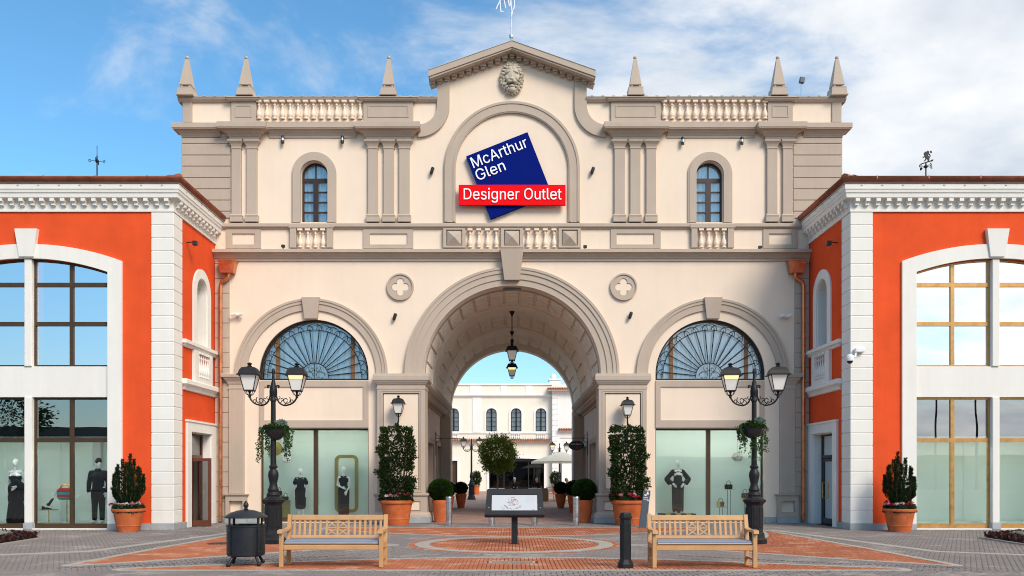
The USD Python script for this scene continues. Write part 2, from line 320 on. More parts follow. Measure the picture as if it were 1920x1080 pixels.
leafmat('leaf_tree', (.13, .17, .02), (.44, .43, .06), .5, .2)
leafmat('leaf_ivy', (.035, .080, .012), (.13, .22, .035), .35)
leafmat('leaf_silver', (.22, .30, .24), (.42, .50, .42), .25)
leafmat('leaf_flower', (.020, .045, .014), (.055, .10, .03), .25)
leafmat('petal_red', (.42, .012, .03), (.75, .05, .09), .3); leafmat('petal_white', (.66, .62, .62), (.86, .84, .82), .3); leafmat('petal_pink', (.6, .2, .28), (.8, .4, .45), .3)
leafmat('leaf_burgundy', (.045, .012, .010), (.13, .035, .025), .2)
leafmat('leaf_pale', (.30, .34, .28), (.62, .64, .58), .25)
glassmat('mirror_glass', .74, (.55, .65, .68), 1.0)
glassmat('transom_glass', .30, (.55, .64, .66), 1.2)
glassmat('shop_glass', .07, (.90, .96, .94), 1.0)
glassmat('house_glass', .13, (.82, .94, 1.0), 1.1)
glassmat('dark_glass', .02, (.25, .26, .27), .8)
glowmat('lamp_glass', (.66, .63, .60), (1, .9, .75), .06); glowmat('lamp_lit', (.75, .62, .42), (1.0, .62, .22), .75)
brickmat('passage_paving', (.33, .19, .15), (.40, .25, .20), (.20, .16, .14), .22, .11)
brickmat('court_paving', (.42, .22, .15), (.36, .27, .22), (.25, .20, .17), .3, .15)
# ------------------------------------------------------------------ measures: a point of the photograph at a known distance
def X(px, Y): return (px - 960.0) * Y / FOCAL
def Z(py, Y): return EYE - (py - HORIZON) * Y / FOCAL
D = 28.69                                                   # distance of the gateway's front wall
WY = 25.14                                                  # distance of the wings' front walls
WX = 9.99                                                   # half the width between the wings
def hx(px, d=0.0): return (960 - px) * (D - d) / FOCAL     # half-width of something on the left half, standing d in front of the wall
def fz(py, d=0.0): return Z(py, D - d)
def mirror(s, a, b): return (a, b) if s > 0 else (-b, -a)

# ================================================================== GATEWAY BUILDING
G = world_thing('gateway_building', 'cream gateway building with a tall central arch, grey trim, obelisks and a gabled pediment', 'building', (0, D, 0))
BACK = 42.2
AR, AZ = 166 * D / FOCAL, fz(702.5)                        # main arch: radius and springing height
# -- front wall with its openings
x_low, x_up = WX - .005, hx(343)
outline = [(x_low, -.05), (x_low, 9.6), (x_up, 9.6), (x_up, fz(190)), (hx(822), fz(190)), (hx(822), fz(148)), (0, fz(93))]
wall_poly = Polygon([(-x, z) for x, z in outline] + [(x, z) for x, z in outline[::-1][1:]])
FX, FR, FZ0, FZ1 = hx(588.5), 102.5 * D / FOCAL, fz(712.6), fz(702)   # fan window: centre, radius, foot, springing
SX0, SX1, SZ0, SZ1 = hx(487), hx(691), .02, fz(803)
UX, UR, UZ0, UZ1 = hx(589.2), 25.6 * D / FOCAL, fz(416.5), fz(327.3)
holes = [arch(0, -.1, AZ, AR, 72)]
for s in (-1, 1):
    holes += [arch(s * FX, FZ0, FZ1, FR), rect(s * SX0, s * SX1, SZ0, SZ1), arch(s * UX, UZ0, UZ1, UR)]
part(G, 'wall', prism(wall_poly.difference(unary_union(holes)), D, D + .45), 'cream_stucco')
# -- body of the building behind the front wall
for s in (-1, 1):
    part(G, 'side_wall', bx(s * (x_up - .4), s * x_up, D + .455, BACK, 0, fz(190)), 'cream_stucco')
back = rect(-x_up, x_up, 0, fz(230)).difference(unary_union([rect(-2.95, 2.95, -.1, 4.72), arch(0, 4.70, 4.72, 2.98, 60)]))
part(G, 'rear_wall', prism(back, 41.6, BACK), 'vault_plaster')
part(G, 'flat_roof', bx(-x_up + .41, x_up - .41, D + .46, 41.59, fz(250), fz(250) + .2), 'lead_cap')
for s in (-1, 1):                                           # floor over the shops, keeps the daylight out of the rooms
    part(G, 'upper_floor', bx(s * 3.9, s * (x_up - .42), D + .46, 41.58, 4.20, 4.45), 'dark_room')

# -- plain strips of corner stones at the foot of both ends (the wings butt against them)
for s in (-1, 1):
    z = .2
    while z < fz(492):
        h = min(.5, fz(490) - z); a, b = hx(431), WX - .012
        part(G, 'quoin_block', cbx(s * a, s * b, D - .045, D + .02, z + .006, z + h - .006, .012), 'grey_trim'); z += .5
    # rusticated panels on the upper storey
    ys = [410, 397, 376, 354.8, 334, 312.6, 291.5, 270, 256]
    for a, b in zip(ys[:-1], ys[1:]):
        part(G, 'quoin_block', cbx(s * hx(433), s * (x_up + .03), D - .04, D + .5, fz(a) + .008, fz(b) - .008, .014), 'grey_trim')

# -- main cornice with its breaks over the pilasters
def cornice_profile(top, bottom, p, base=0.02):
    h = top - bottom
    return [(base, bottom), (base + .02, bottom), (base + .02, bottom + .13 * h), (.22 * p, bottom + .17 * h), (.30 * p, bottom + .30 * h), (.42 * p, bottom + .38 * h), (.55 * p, bottom + .43 * h), (.62 * p, bottom + .44 * h),
            (.66 * p, bottom + .50 * h), (.93 * p, bottom + .52 * h), (.93 * p, bottom + .58 * h), (p, bottom + .60 * h), (p, top - .02), (p - .03, top)]
PIL2, PIL3 = (hx(484), hx(436)), (hx(768.5), hx(690.5))
for s in (-1, 1):
    spans = [(x_up, PIL2[1] + .405, (0, 1)), (PIL2[0] - .405, PIL3[1] + .405, (0, 0)), ]
    # run at the outer end, with its return, and the run between the pilaster groups
    a, b = mirror(s, PIL2[1] + .38, x_up)
    part(G, 'cornice', loft(a, b, D + .3, D, cornice_profile(fz(229, .27), fz(259), .28), (0, 1) if s > 0 else (1, 0)), 'grey_trim')
    a, b = mirror(s, PIL3[1] + .38, PIL2[0] - .38)
    part(G, 'cornice', loft(a, b, D + .3, D, cornice_profile(fz(229, .27), fz(259), .28), (0, 0)), 'grey_trim')
    for lo, hi in (PIL2, PIL3):
        a, b = mirror(s, lo, hi)
        part(G, 'cornice_block', loft(a - .02, b + .02, D + .29, D - .11, cornice_profile(fz(228, .4), fz(261, .12), .36)), 'grey_trim')
    # pilasters: base, shaft, capital
    for pa, pb in ((436, 453.7), (464, 483.2), (690.7, 709), (720, 739), (749, 768.4)):
        a, b = mirror(s, hx(pb), hx(pa)); zt = fz(263, .12)
        part(G, 'pilaster', cat([cbx(a, b, D - .11, D + .01, fz(411) + .16, zt - .28, .008), cbx(a - .05, b + .05, D - .15, D + .01, fz(418) , fz(411) + .06, .012),
                                 loft(a, b, D + .01, D - .11, [(.04, fz(411) + .06), (.05, fz(411) + .09), (.03, fz(411) + .12), (0.0, fz(411) + .16)])]), 'grey_trim')
        part(G, 'pilaster_capital', loft(a, b, D + .01, D - .11, [(.0, zt - .28), (.02, zt - .275), (.02, zt - .24), (.0, zt - .235), (.005, zt - .20), (.04, zt - .12), (.09, zt - .07), (.11, zt - .05), (.11, zt)]), 'grey_trim')

# -- parapet: coping, pedestals, balusters
def baluster(x, y, z0, h, r=.07):
    p = [(.95, 0), (.95, .06), (.62, .07), (.62, .10), (.95, .16), (1.0, .25), (.86, .36), (.50, .50), (.36, .62), (.36, .70), (.62, .73), (.62, .77), (.40, .79), (.42, .86), (.62, .90)]
    m = lathe([(r * a, z0 + h * b) for a, b in p], 12, (x, y, 0))
    return cat([m, bx(x - r * .95, x + r * .95, y - r * .95, y + r * .95, z0 + h * .902, z0 + h)])
pz0, pz1 = fz(229) - .02, fz(191)
for s in (-1, 1):
    def xs(a, b): return mirror(s, hx(b), hx(a))
    for a, b, d in ((343, 361, .05), (435, 482, .10), (682, 775, .10)):
        u, v = xs(a, b); part(G, 'parapet_pedestal', cbx(u, v, D - d, D + .2, pz0, pz1, .01), 'grey_trim')
    for a, b in ((443, 474), (690, 767)):
        u, v = xs(a, b); q = rect(u, v, fz(222), fz(199)); part(G, 'panel_moulding', prism(q.difference(q.buffer(-.04, join_style=2)), D - .118, D - .095), 'grey_trim')
    u, v = xs(480, 683)
    part(G, 'balustrade_rail', cbx(u, v, D - .06, D + .2, pz0, pz0 + .08, .01), 'cream_stucco')
    for k in range(14): 
        bxx = u + (v - u) * (k + .5) / 14
        part(G, 'baluster', baluster(bxx, D - .075, pz0 + .09, pz1 - pz0 - .09, .088), 'cream_stucco', smooth=40)
    u, v = xs(336, 821)
    part(G, 'coping', loft(u, v, D + .4, D - .0, [(.04, fz(193)), (.10, fz(191)), (.14, fz(189)), (.16, fz(187)), (.16, fz(184, .1)), (.12, fz(183, .1))], (0, 0)), 'grey_trim')
    part(G, 'coping_sheet', bx(u, v, D - .17, D + .42, fz(183, .1) + .003, fz(183, .1) + .02), 'lead_cap')
    for k in range(24):
        xx = u + (v - u) * (k + .5) / 24; part(G, 'coping_clip', cbx(xx - .05, xx + .05, D - .185, D - .09, fz(183, .1) + .021, fz(183, .1) + .045, .008), 'lead_cap')
    for a, b in ((431, 486), (678, 779)):
        u, v = xs(a, b); part(G, 'coping', loft(u, v, D + .05, D - .175, [(.0, fz(193)), (.05, fz(191)), (.09, fz(187)), (.09, fz(183.5, .2)), (.06, fz(182, .2))]), 'grey_trim')
    # obelisks on four small balls
    for cx in (351.5, 462.3, 729.5):
        x, z, y = s * hx(cx), fz(183, .1) + .018, D - .02
        o = part(G, 'obelisk', cat([lathe([(.40, z), (.40, z + .04), (.365, z + .05), (.335, z + .26), (.345, z + .27), (.345, z + .285)], 4, (x, y, 0), math.pi / 4),
                                    lathe([(.27, z + .375), (.27, z + .40), (.075, z + 1.28), (.0, z + 1.33)], 4, (x, y, 0), math.pi / 4)]), 'grey_trim')
        for dx in (-.13, .13):
            for dy in (-.13, .13): part(o, 'ball', ball((x + dx, y + dy, z + .33), .047, 1), 'grey_trim', smooth=True)
        part(o, 'ball', ball((x, y, z + 1.35), .062, 2), 'grey_trim', smooth=True)


# -- pediment: S-shaped side bands, raking cornice, dentils, lion, blind arch
for s in (-1, 1):
    cx, cz = hx(784.5), fz(200); ro, ri = 35.5 * D / FOCAL, 58.5 * D / FOCAL
    xo, xi = hx(820.5), hx(843)
    o_ = [(cx - ro * math.cos(t), cz - ro * math.sin(t)) for t in np.linspace(0, math.pi / 2, 16)]
    i_ = [(cx - ri * math.cos(t), cz - ri * math.sin(t)) for t in np.linspace(math.pi / 2, 0, 20)]
    pts = [(xo, fz(152))] + [(x, z) for x, z in o_] + i_ + [(xi, fz(146))]
    part(G, 'curved_band', prism(Polygon([(s * x, z) for x, z in pts]).buffer(0), D - .10, D + .01), 'grey_trim')
def rake(x0, y0, ya, d, th):                                # chevron: left end (px), height at the end and at the apex (rows), thickness in rows
    a = [(-hx(x0, d), fz(y0, d)), (0, fz(ya, d)), (hx(x0, d), fz(y0, d)), (hx(x0, d), fz(y0 + th, d)), (0, fz(ya + th, d)), (-hx(x0, d), fz(y0 + th, d))]
    return Polygon(a)
part(G, 'raking_cornice', cat([prism(rake(803, 131, 75.5, .50, 12), D - .50, D + .5), prism(rake(805.5, 143.2, 87.7, .46, 4), D - .46, D + .3), prism(rake(818, 150.5, 92.2, .06, 9), D - .06, D + .1)]), 'grey_trim')
part(G, 'coping_sheet', prism(rake(802.6, 130.4, 74.9, .52, .6), D - .52, D + .52), 'lead_cap')
for k in range(-11, 12):
    xx = k * 13.55 * D / FOCAL; zz = fz(99.5 + abs(k) * 4.73, .22)
    part(G, 'dentil', cat([cbx(xx - .095, xx + .095, D - .22, D + .01, zz - .075, zz + .095, .012), cbx(xx - .07, xx + .07, D - .15, D + .01, zz - .14, zz - .0755, .010)]), 'grey_trim')
bar, bai, baz = 127 * D / FOCAL, 105.5 * D / FOCAL, fz(318.5)
part(G, 'blind_arch', prism(arch(0, fz(418), baz, bar, 60).difference(arch(0, fz(419), baz, bai, 60)), D - .09, D + .01), 'grey_trim')
part(G, 'blind_arch_moulding', cat([prism(arch(0, fz(417), baz, bar - .03, 60).difference(arch(0, fz(419), baz, bar - .09, 60)), D - .115, D - .085), prism(arch(0, fz(417), baz, bai + .08, 60).difference(arch(0, fz(419), baz, bai + .03, 60)), D - .11, D - .085)]), 'grey_trim')
# lion head in relief
def lion():
    cz = fz(148); r = random.Random(5); P = []
    P.append(ball((0, D, cz), 1, 3, (.40, .16, .56)))
    P.append(ball((0, D - .10, cz + .04), 1, 3, (.27, .20, .36)))                      # face
    P.append(ball((0, D - .21, cz - .02), 1, 2, (.070, .10, .21)))                      # nose bridge
    P.append(ball((0, D - .29, cz - .13), 1, 2, (.085, .07, .055)))                     # nose tip
    for s in (-1, 1):
        P.append(turn(ball((s * .12, D - .25, cz + .12), 1, 2, (.11, .07, .045)), s * 18, (0, 1, 0), (s * .12, D - .25, cz + .12)))   # brow
        P.append(ball((s * .115, D - .245, cz + .055), 1, 2, (.045, .04, .03)))         # eye
        P.append(ball((s * .155, D - .20, cz - .06), 1, 2, (.09, .08, .10)))            # cheek
        P.append(ball((s * .075, D - .26, cz - .20), 1, 2, (.085, .075, .055)))         # muzzle
        P.append(ball((s * .06, D - .21, cz + .24), 1, 2, (.09, .07, .09)))             # forehead
    P.append(ball((0, D - .22, cz - .345), 1, 2, (.10, .08, .05)))                      # lower lip
    P.append(ball((0, D - .17, cz - .43), 1, 2, (.12, .10, .10)))                       # chin
    for ring, (n, rx, rz, dy, sz) in enumerate(((20, .30, .43, .14, .075), (26, .37, .52, .08, .085), (22, .335, .475, .11, .07))):
        for k in range(n):
            a = 2 * math.pi * (k + .5 * (ring % 2) + r.uniform(-.2, .2)) / n; x, z = rx * math.cos(a), cz + rz * math.sin(a)
            pts = [(x * (.86 + .09 * t) + .03 * math.sin(3 * t + k), D - dy - .05 + .035 * abs(t - 1), cz + (z - cz) * (.84 + .09 * t) - .02 * t) for t in np.linspace(0, 2.2, 6)]
            P.append(tube(pts, np.array([.5, .9, 1, .9, .65, .2]) * sz * .62, 6))
    return cat(P)
part(G, 'lion_head', lion(), 'lion_stone', smooth=50)
part(G, 'lion_mouth', ball((0, D - .25, fz(148) - .275), 1, 2, (.075, .05, .035)), 'dark_room', smooth=True)

# -- string course, panel zone, lower cornice
part(G, 'string_course', loft(-x_low, x_low, D + .1, D, [(.02, fz(430.5)), (.04, fz(429.5)), (.07, fz(428.5)), (.07, fz(427.5)), (.13, fz(426.5)), (.13, fz(419.5, .1)), (.11, fz(418.4, .1))], (0, 0)), 'grey_trim')
part(G, 'lower_cornice', loft(-x_low, x_low, D + .1, D, [(.02, fz(490.5)), (.05, fz(490)), (.05, fz(486)), (.09, fz(485)), (.13, fz(481)), (.20, fz(478.5)), (.23, fz(478.3)), (.23, fz(477.2)), (.29, fz(476.8)), (.29, fz(467, .3)), (.26, fz(466, .3))], (0, 0)), 'grey_trim')
PZ0, PZ1 = fz(466.2), fz(430.2)
def frame_panel(u, v, hu, hv, h0, h1, d=.05):
    return prism(rect(u, v, PZ0, PZ1).difference(rect(hu, hv, h0, h1)), D - d, D + .01)
for s in (-1, 1):
    for a, b, c, d_ in ((425, 489.5, 436, 478.5), (681.5, 775, 693.7, 764)):
        u, v = mirror(s, hx(b), hx(a)); hu, hv = mirror(s, hx(d_), hx(c)); part(G, 'panel_frame', frame_panel(u, v, hu, hv, fz(459), fz(438.5)), 'grey_trim')
    u, v = mirror(s, hx(625), hx(545.5)); hu, hv = mirror(s, hx(613.8), hx(557))
    for e0, e1 in ((u, hu), (hv, v)): part(G, 'balcony_post', cbx(e0, e1, D - .14, D + .01, PZ0, PZ1, .006), 'grey_trim')
    part(G, 'window_sill', loft(u - .01, v + .01, D + .05, D - .13, [(.0, fz(430)), (.03, fz(429)), (.03, fz(419.5, .2)), (.01, fz(418.2, .2))]), 'grey_trim')
    for k in range(4):
        part(G, 'baluster', baluster(hu + (hv - hu) * (k + .5) / 4, D - .085, PZ0 + .01, PZ1 - PZ0 - .02, .085), 'cream_stucco', smooth=40)
    u, v = mirror(s, hx(938.5), hx(873.5))
    for k in range(4 if s < 0 else 4):
        part(G, 'baluster', baluster(u + (v - u) * (k + .5) / 4, D - .085, PZ0 + .01, PZ1 - PZ0 - .02, .085), 'cream_stucco', smooth=40)
def pyramid_panel(cxm, hw):
    zc = (PZ0 + PZ1) / 2 + .01; q = .265; y = D - .13
    part(G, 'panel_frame', prism(rect(cxm - hw, cxm + hw, PZ0, PZ1).difference(rect(cxm - q, cxm + q, zc - q, zc + q)), D - .15, D + .01), 'grey_trim')
    k = q - .025; v = [(cxm - k, y + .02, zc - k), (cxm + k, y + .02, zc - k), (cxm + k, y + .02, zc + k), (cxm - k, y + .02, zc + k), (cxm, y - .13, zc), (cxm, D, zc)]
    part(G, 'pyramid_panel', trimesh.Trimesh(v, [(0, 1, 4), (1, 2, 4), (2, 3, 4), (3, 0, 4), (1, 0, 5), (2, 1, 5), (3, 2, 5), (0, 3, 5)], process=False), 'grey_trim')
for c in (-hx(852.2), 0, hx(852.2)): pyramid_panel(c, 20.6 * D / FOCAL)

# -- archivolts and keystones
def ring(cx, cz, r0, r1, z0, n=72): return arch(cx, z0, cz, r1, n).difference(arch(cx, z0 - .01, cz, r0, n)) if z0 < cz - 1e-6 else Polygon(arc_pts(cx, cz, r1, 0, math.pi, n) + arc_pts(cx, cz, r0, math.pi, 0, n))
k = D / FOCAL
part(G, 'archivolt', cat([prism(ring(0, AZ, 196 * k, 200.5 * k, AZ), D - .17, D + .01), prism(ring(0, AZ, 189 * k, 196 * k, AZ), D - .145, D + .01), prism(ring(0, AZ, 178 * k, 189 * k, AZ), D - .11, D + .01), prism(ring(0, AZ, AR + .004, 178 * k, AZ), D - .075, D + .01)]), 'grey_trim')
def wedge(x, w0, w1, z0, z1, d0, d1):                       # keystone: wide and proud at the top
    v = [(x - w0, D - d0, z0), (x + w0, D - d0, z0), (x + w0, D + .02, z0), (x - w0, D + .02, z0), (x - w1, D - d1, z1), (x + w1, D - d1, z1), (x + w1, D + .02, z1), (x - w1, D + .02, z1)]
    return hull(v)
part(G, 'keystone', wedge(0, .255, .385, fz(525, .2), fz(466, .36), .24, .40), 'grey_trim')
for s in (-1, 1):
    c, cz = s * hx(584.6), fz(703)
    part(G, 'archivolt', cat([prism(ring(c, cz, 138.5 * k, 142.6 * k, cz), D - .125, D + .01), prism(ring(c, cz, 133 * k, 138.5 * k, cz), D - .10, D + .01), prism(ring(c, cz, 121 * k, 133 * k, cz), D - .07, D + .01)]), 'grey_trim')
    part(G, 'keystone', wedge(c, .21, .30, fz(597.5, .1), fz(557, .2), .15, .20), 'grey_trim')
    # quatrefoil medallion
    mx, mz = s * hx(751), fz(538.5)
    four = unary_union([Point(mx + dx, mz + dz).buffer(.125, 16) for dx, dz in ((0, .165), (0, -.165), (.165, 0), (-.165, 0))] + [Point(mx, mz).buffer(.085)])
    md = part(G, 'medallion', cat([prism(Point(mx, mz).buffer(.45, 40).difference(four), D - .05, D + .01), prism(Point(mx, mz).buffer(.452, 40).difference(Point(mx, mz).buffer(.40, 40)), D - .085, D - .045)]), 'grey_trim')
    part(md, 'quatrefoil', prism(four.buffer(-.008), D - .025, D + .008), 'cream_stucco')

# -- outer pilasters under the side arches, frames over the shop windows
for s in (-1, 1):
    a, b = mirror(s, hx(459), hx(430.5))
    part(G, 'pilaster', cbx(a, b, D - .10, D + .01, fz(926) + .0, fz(730), .012), 'grey_trim')
    part(G, 'pilaster_capital', loft(a, b, D + .01, D - .10, [(.0, fz(730)), (.015, fz(729.5)), (.015, fz(727)), (.0, fz(726.5)), (.0, fz(722)), (.03, fz(720)), (.05, fz(716)), (.10, fz(713)), (.13, fz(711.5)), (.13, fz(709.5)), (.19, fz(708.5)), (.21, fz(703.5)), (.18, fz(702))]), 'grey_trim')
    zb = [0.2, fz(930), fz(926)]
    part(G, 'pilaster_pedestal', cat([prism(rect(a - .09, b + .09, .2, zb[1]).difference(rect(a + .03, b - .03, .36, zb[1] - .16)), D - .16, D + .01), loft(a - .09, b + .09, D + .01, D - .16, [(.0, zb[1] + .001), (.04, zb[1] + .02), (.07, zb[1] + .06), (.07, zb[2] - .02), (.0, zb[2])])]), 'grey_trim')
    a2, b2 = mirror(s, hx(487), WX - .012)
    part(G, 'plinth', bx(a - .11, b + .11, D - .19, D + .01, 0, .195), 'grey_plinth')
    for e0, e1 in ((a2, a - .112), (b + .112, b2)): part(G, 'plinth', bx(e0, e1, D - .06, D + .01, 0, .195), 'grey_plinth')
    a, b = mirror(s, hx(708), hx(692.5)); part(G, 'plinth', bx(a, b, D - .06, D + .01, 0, .195), 'grey_plinth')
    u, v = mirror(s, SX1, SX0)
    q = rect(u, v, fz(801.8), fz(713.8)); hu, hv = mirror(s, hx(681.5), hx(495.5))
    part(G, 'panel_frame', prism(q.difference(rect(hu, hv, fz(788), fz(725.5))), D - .045, D + .01), 'grey_trim')

# -- piers of the main arch with imposts that run on through the passage
WALLX, IMP = 3.45, 2.86
for s in (-1, 1):
    a, b = mirror(s, hx(798.7), hx(709.6)); yf, yb = D - .26, D + .62
    zt, zb = fz(730, .25), fz(925, .25)
    ia, ib = mirror(s, hx(786, .25), hx(718, .25))
    shaft = rect(a, b, zb, zt)
    part(G, 'arch_pier', cat([prism(shaft.difference(rect(ia, ib, fz(918, .25), fz(737, .25))), yf, yf + .07), bx(a, b, yf + .071, yb, zb, zt)]), 'grey_trim')
    part(G, 'pier_panel', bx(ia + .03, ib - .03, yf + .045, yf + .0705, fz(916, .25), fz(739, .25)), 'cream_stucco')
    q = rect(ia - .09, ib + .09, fz(918, .25) - .09, fz(737, .25) + .09)
    part(G, 'panel_moulding', prism(q.difference(q.buffer(-.035, join_style=2)), yf - .015, yf + .005), 'grey_trim')
    h = fz(702.5) - zt
    part(G, 'impost', loft(a, b, yb + .1, yf, [(.0, zt), (.015, zt + .01), (.015, zt + .07), (.0, zt + .08), (.0, zt + .14), (.035, zt + .17), (.06, zt + .21), (.07, zt + .24), (.10, zt + .25), (.10, zt + .29), (.13, zt + .30), (.13, zt + .43), (.11, zt + h)]), 'grey_trim')
    part(G, 'pier_pedestal', cat([prism(rect(a - .06, b + .06, .22, zb - .12).difference(rect(a + .16, b - .16, .42, zb - .26)), yf - .06, yf), bx(a - .06, b + .06, yf + .001, yb + .06, .22, zb - .12),
                                  loft(a - .06, b + .06, yb + .06, yf - .06, [(0, zb - .119), (.03, zb - .09), (.05, zb - .05), (.05, zb - .015), (.0, zb - .001)]), loft(a - .06, b + .06, yb + .06, yf - .06, [(.10, .221), (.08, .30), (.03, .34), (.0, .36)])]), 'grey_trim')
    part(G, 'pier_panel', bx(a + .18, b - .18, yf - .03, yf - .001, .44, zb - .28), 'cream_stucco')
    part(G, 'plinth', cbx(a - .17, b + .17, yf - .17, yb + .1, 0, .22, .015), 'grey_plinth')
    # passage cornice
    yy = [(0.0, 0.0)]
    pr = [(.0, 4.40), (.10, 4.40), (.12, 4.47), (.30, 4.50), (.36, 4.56), (.40, 4.58), (.40, 4.66), (.50, 4.70), (.56, 4.76), (.59, 4.80), (.59, 4.93), (.55, 4.975), (0.0, 4.976)]
    poly = Polygon([(s * (WALLX + .05 - p), z) for p, z in pr])
    m = prism(poly, D + .73, 41.58); part(G, 'passage_cornice', m, 'grey_trim')
    # passage wall with two doorways
    doors = [(34.7, 37.4, 2.93), (39.0, 41.2, 2.93)]
    wp = sbox(D + .46, 0, 41.59, 4.6)
    for y0, y1, zt_ in doors: wp = wp.difference(sbox(y0, -.1, y1, zt_))
    x0, x1 = (WALLX, WALLX + .4) if s > 0 else (-WALLX - .4, -WALLX)
    part(G, 'passage_wall', prism_x(wp, x0, x1), 'inner_wall')
    for y0, y1, zt_ in doors:
        fr = sbox(y0 - .22, 0, y1 + .22, zt_ + .22).difference(sbox(y0, -.1, y1, zt_)); fx0, fx1 = (WALLX - .05, WALLX + .01) if s > 0 else (-WALLX - .01, -WALLX + .05)
        part(G, 'door_surround', prism_x(fr, fx0, fx1), 'grey_trim')
        dp = sbox(y0, 0, y1, zt_); ym = (y0 + y1) / 2
        hl = unary_union([sbox(y0 + .09, .25, ym - .06, 2.2), sbox(ym + .06, .25, y1 - .09, 2.2), sbox(y0 + .09, 2.3, y1 - .09, zt_ - .09)])
        dx = s * (WALLX + .25); dr = part(G, 'door', prism_x(dp.difference(hl), dx - .03, dx + .03), 'dark_wood')
        for g in polys(hl):
            y_0, z_0, y_1, z_1 = g.bounds; part(dr, 'pane', trimesh.Trimesh([(dx, y_0, z_0), (dx, y_1, z_0), (dx, y_1, z_1), (dx, y_0, z_1)], [(0, 1, 2), (0, 2, 3)], process=False), 'dark_glass')
        part(G, 'dark_interior', bx(s * (WALLX + .395), s * (WALLX + .41), y0 - .02, y1 + .02, 0, zt_ + .02), 'dark_room')
    # piers at the far end of the passage
    part(G, 'rear_pier', bx(s * 2.96, s * (WALLX - .002), 41.1, 41.59, 0, 4.385), 'grey_trim')
# reveal of the front arch, vault, raised coffers
def shell(r, cz, y0, y1, th=.15, n=72): return prism(ring(0, cz, r, r + th, cz, n), y0, y1)
part(G, 'arch_reveal', shell(AR, AZ, D + .451, D + .74, .3), 'grey_trim')
part(G, 'vault', shell(3.06, AZ, D + .741, 41.598, .25), 'vault_plaster')
for y0, y1 in ((32.15, 34.1), (37.0, 38.75)): part(G, 'vault_rib', shell(2.985, AZ, y0, y1, .074), 'vault_plaster')
NC = 17
for bi, (y0, y1) in enumerate(((29.55, 32.0), (34.25, 36.85), (38.9, 41.45))):
    for i in range(NC):
        t0, t1 = math.pi * (i + .10) / NC, math.pi * (i + .90) / NC; strips = []
        for q in range(5):
            a, b = y0 + (y1 - y0) * (q + .08) / 5, y0 + (y1 - y0) * (q + .92) / 5; v, f = [], []
            for t in np.linspace(t0, t1, 4):
                for r, y in ((3.058, a), (3.01, a + .02), (2.975, (a + b) / 2), (3.03, b)): v.append((r * math.cos(t), y, AZ + r * math.sin(t)))
            for n_ in range(3):
                for e in range(3): c0 = n_ * 4 + e; f += [(c0, c0 + 4, c0 + 5), (c0, c0 + 5, c0 + 1)]
            f += [(0, 1, 2), (0, 2, 3), (12, 14, 13), (12, 15, 14)]
            strips.append(trimesh.Trimesh(v, f, process=False))
        part(G, 'coffer', cat(strips), 'vault_plaster')
part(G, 'ceiling_grille', bx(-.3, .3, D + .2, D + .5, AZ + AR - .03, AZ + AR - .005), 'black_plastic')

# -- upper windows
def window_frame(poly, cuts, y, th=.07):                    # frame = polygon minus panes; returns its mesh and the panes
    panes = unary_union(cuts).intersection(poly.buffer(-.055)); return prism(poly.difference(panes), y, y + th), polys(panes)
def curtain(x0, x1, y, z0, zf, n, amp=.03, seed=0):
    r = np.random.default_rng(seed); xs_ = np.linspace(x0, x1, n * 6); ph = np.cumsum(r.uniform(.7, 1.3, len(xs_))); yy_ = y + amp * np.sin(ph * 2 * math.pi / 6) + amp * .5 * np.sin(ph * .37)
    zt_ = np.array([zf(q) for q in xs_]); v = np.vstack([np.stack([xs_, yy_, np.full_like(xs_, z0)], 1), np.stack([xs_, yy_, zt_], 1)]); m = len(xs_)
    return v, np.array([(i, i + 1, m + i + 1) for i in range(m - 1)] + [(i, m + i + 1, m + i) for i in range(m - 1)])
for s in (-1, 1):
    c = s * UX
    sr = 41.7 * k
    part(G, 'window_surround', cat([prism(arch(c, fz(418), UZ1, sr - .05).difference(arch(c, fz(419), UZ1, UR)), D - .07, D + .01), prism(arch(c, fz(418), UZ1, sr).difference(arch(c, fz(419), UZ1, sr - .05)), D - .045, D + .01)]), 'grey_trim')
    y = D + .22; P = arch(c, UZ0, UZ1, UR); tz = fz(334)
    cuts = [rect(c - UR, c - .02, tz + .06, UZ1 + UR), rect(c + .02, c + UR, tz + .06, UZ1 + UR)]
    rows = np.linspace(UZ0 + .05, tz - .06, 5)
    for a, b in zip(rows[:-1], rows[1:]): cuts += [rect(c - UR + .02, c - .085, a + .02, b - .02), rect(c + .085, c + UR - .02, a + .02, b - .02)]
    fm, panes = window_frame(P, cuts, y)
    w = part(G, 'window', fm, 'dark_wood')
    for g in panes: part(w, 'pane', flat_poly(g.buffer(.01), y + .035), 'house_glass')
    part(w, 'curtain', curtain(c - UR, c + UR, y + .15, UZ0, lambda q: UZ1 + math.sqrt(max(UR ** 2 - (q - c) ** 2, 0)) + .1, 9, .045, 3), 'curtain', smooth=True)
    part(w, 'room', cat([bx(c - UR - .4, c + UR + .4, y + .9, y + .95, UZ0 - .2, UZ1 + UR + .3)]), 'dark_room')

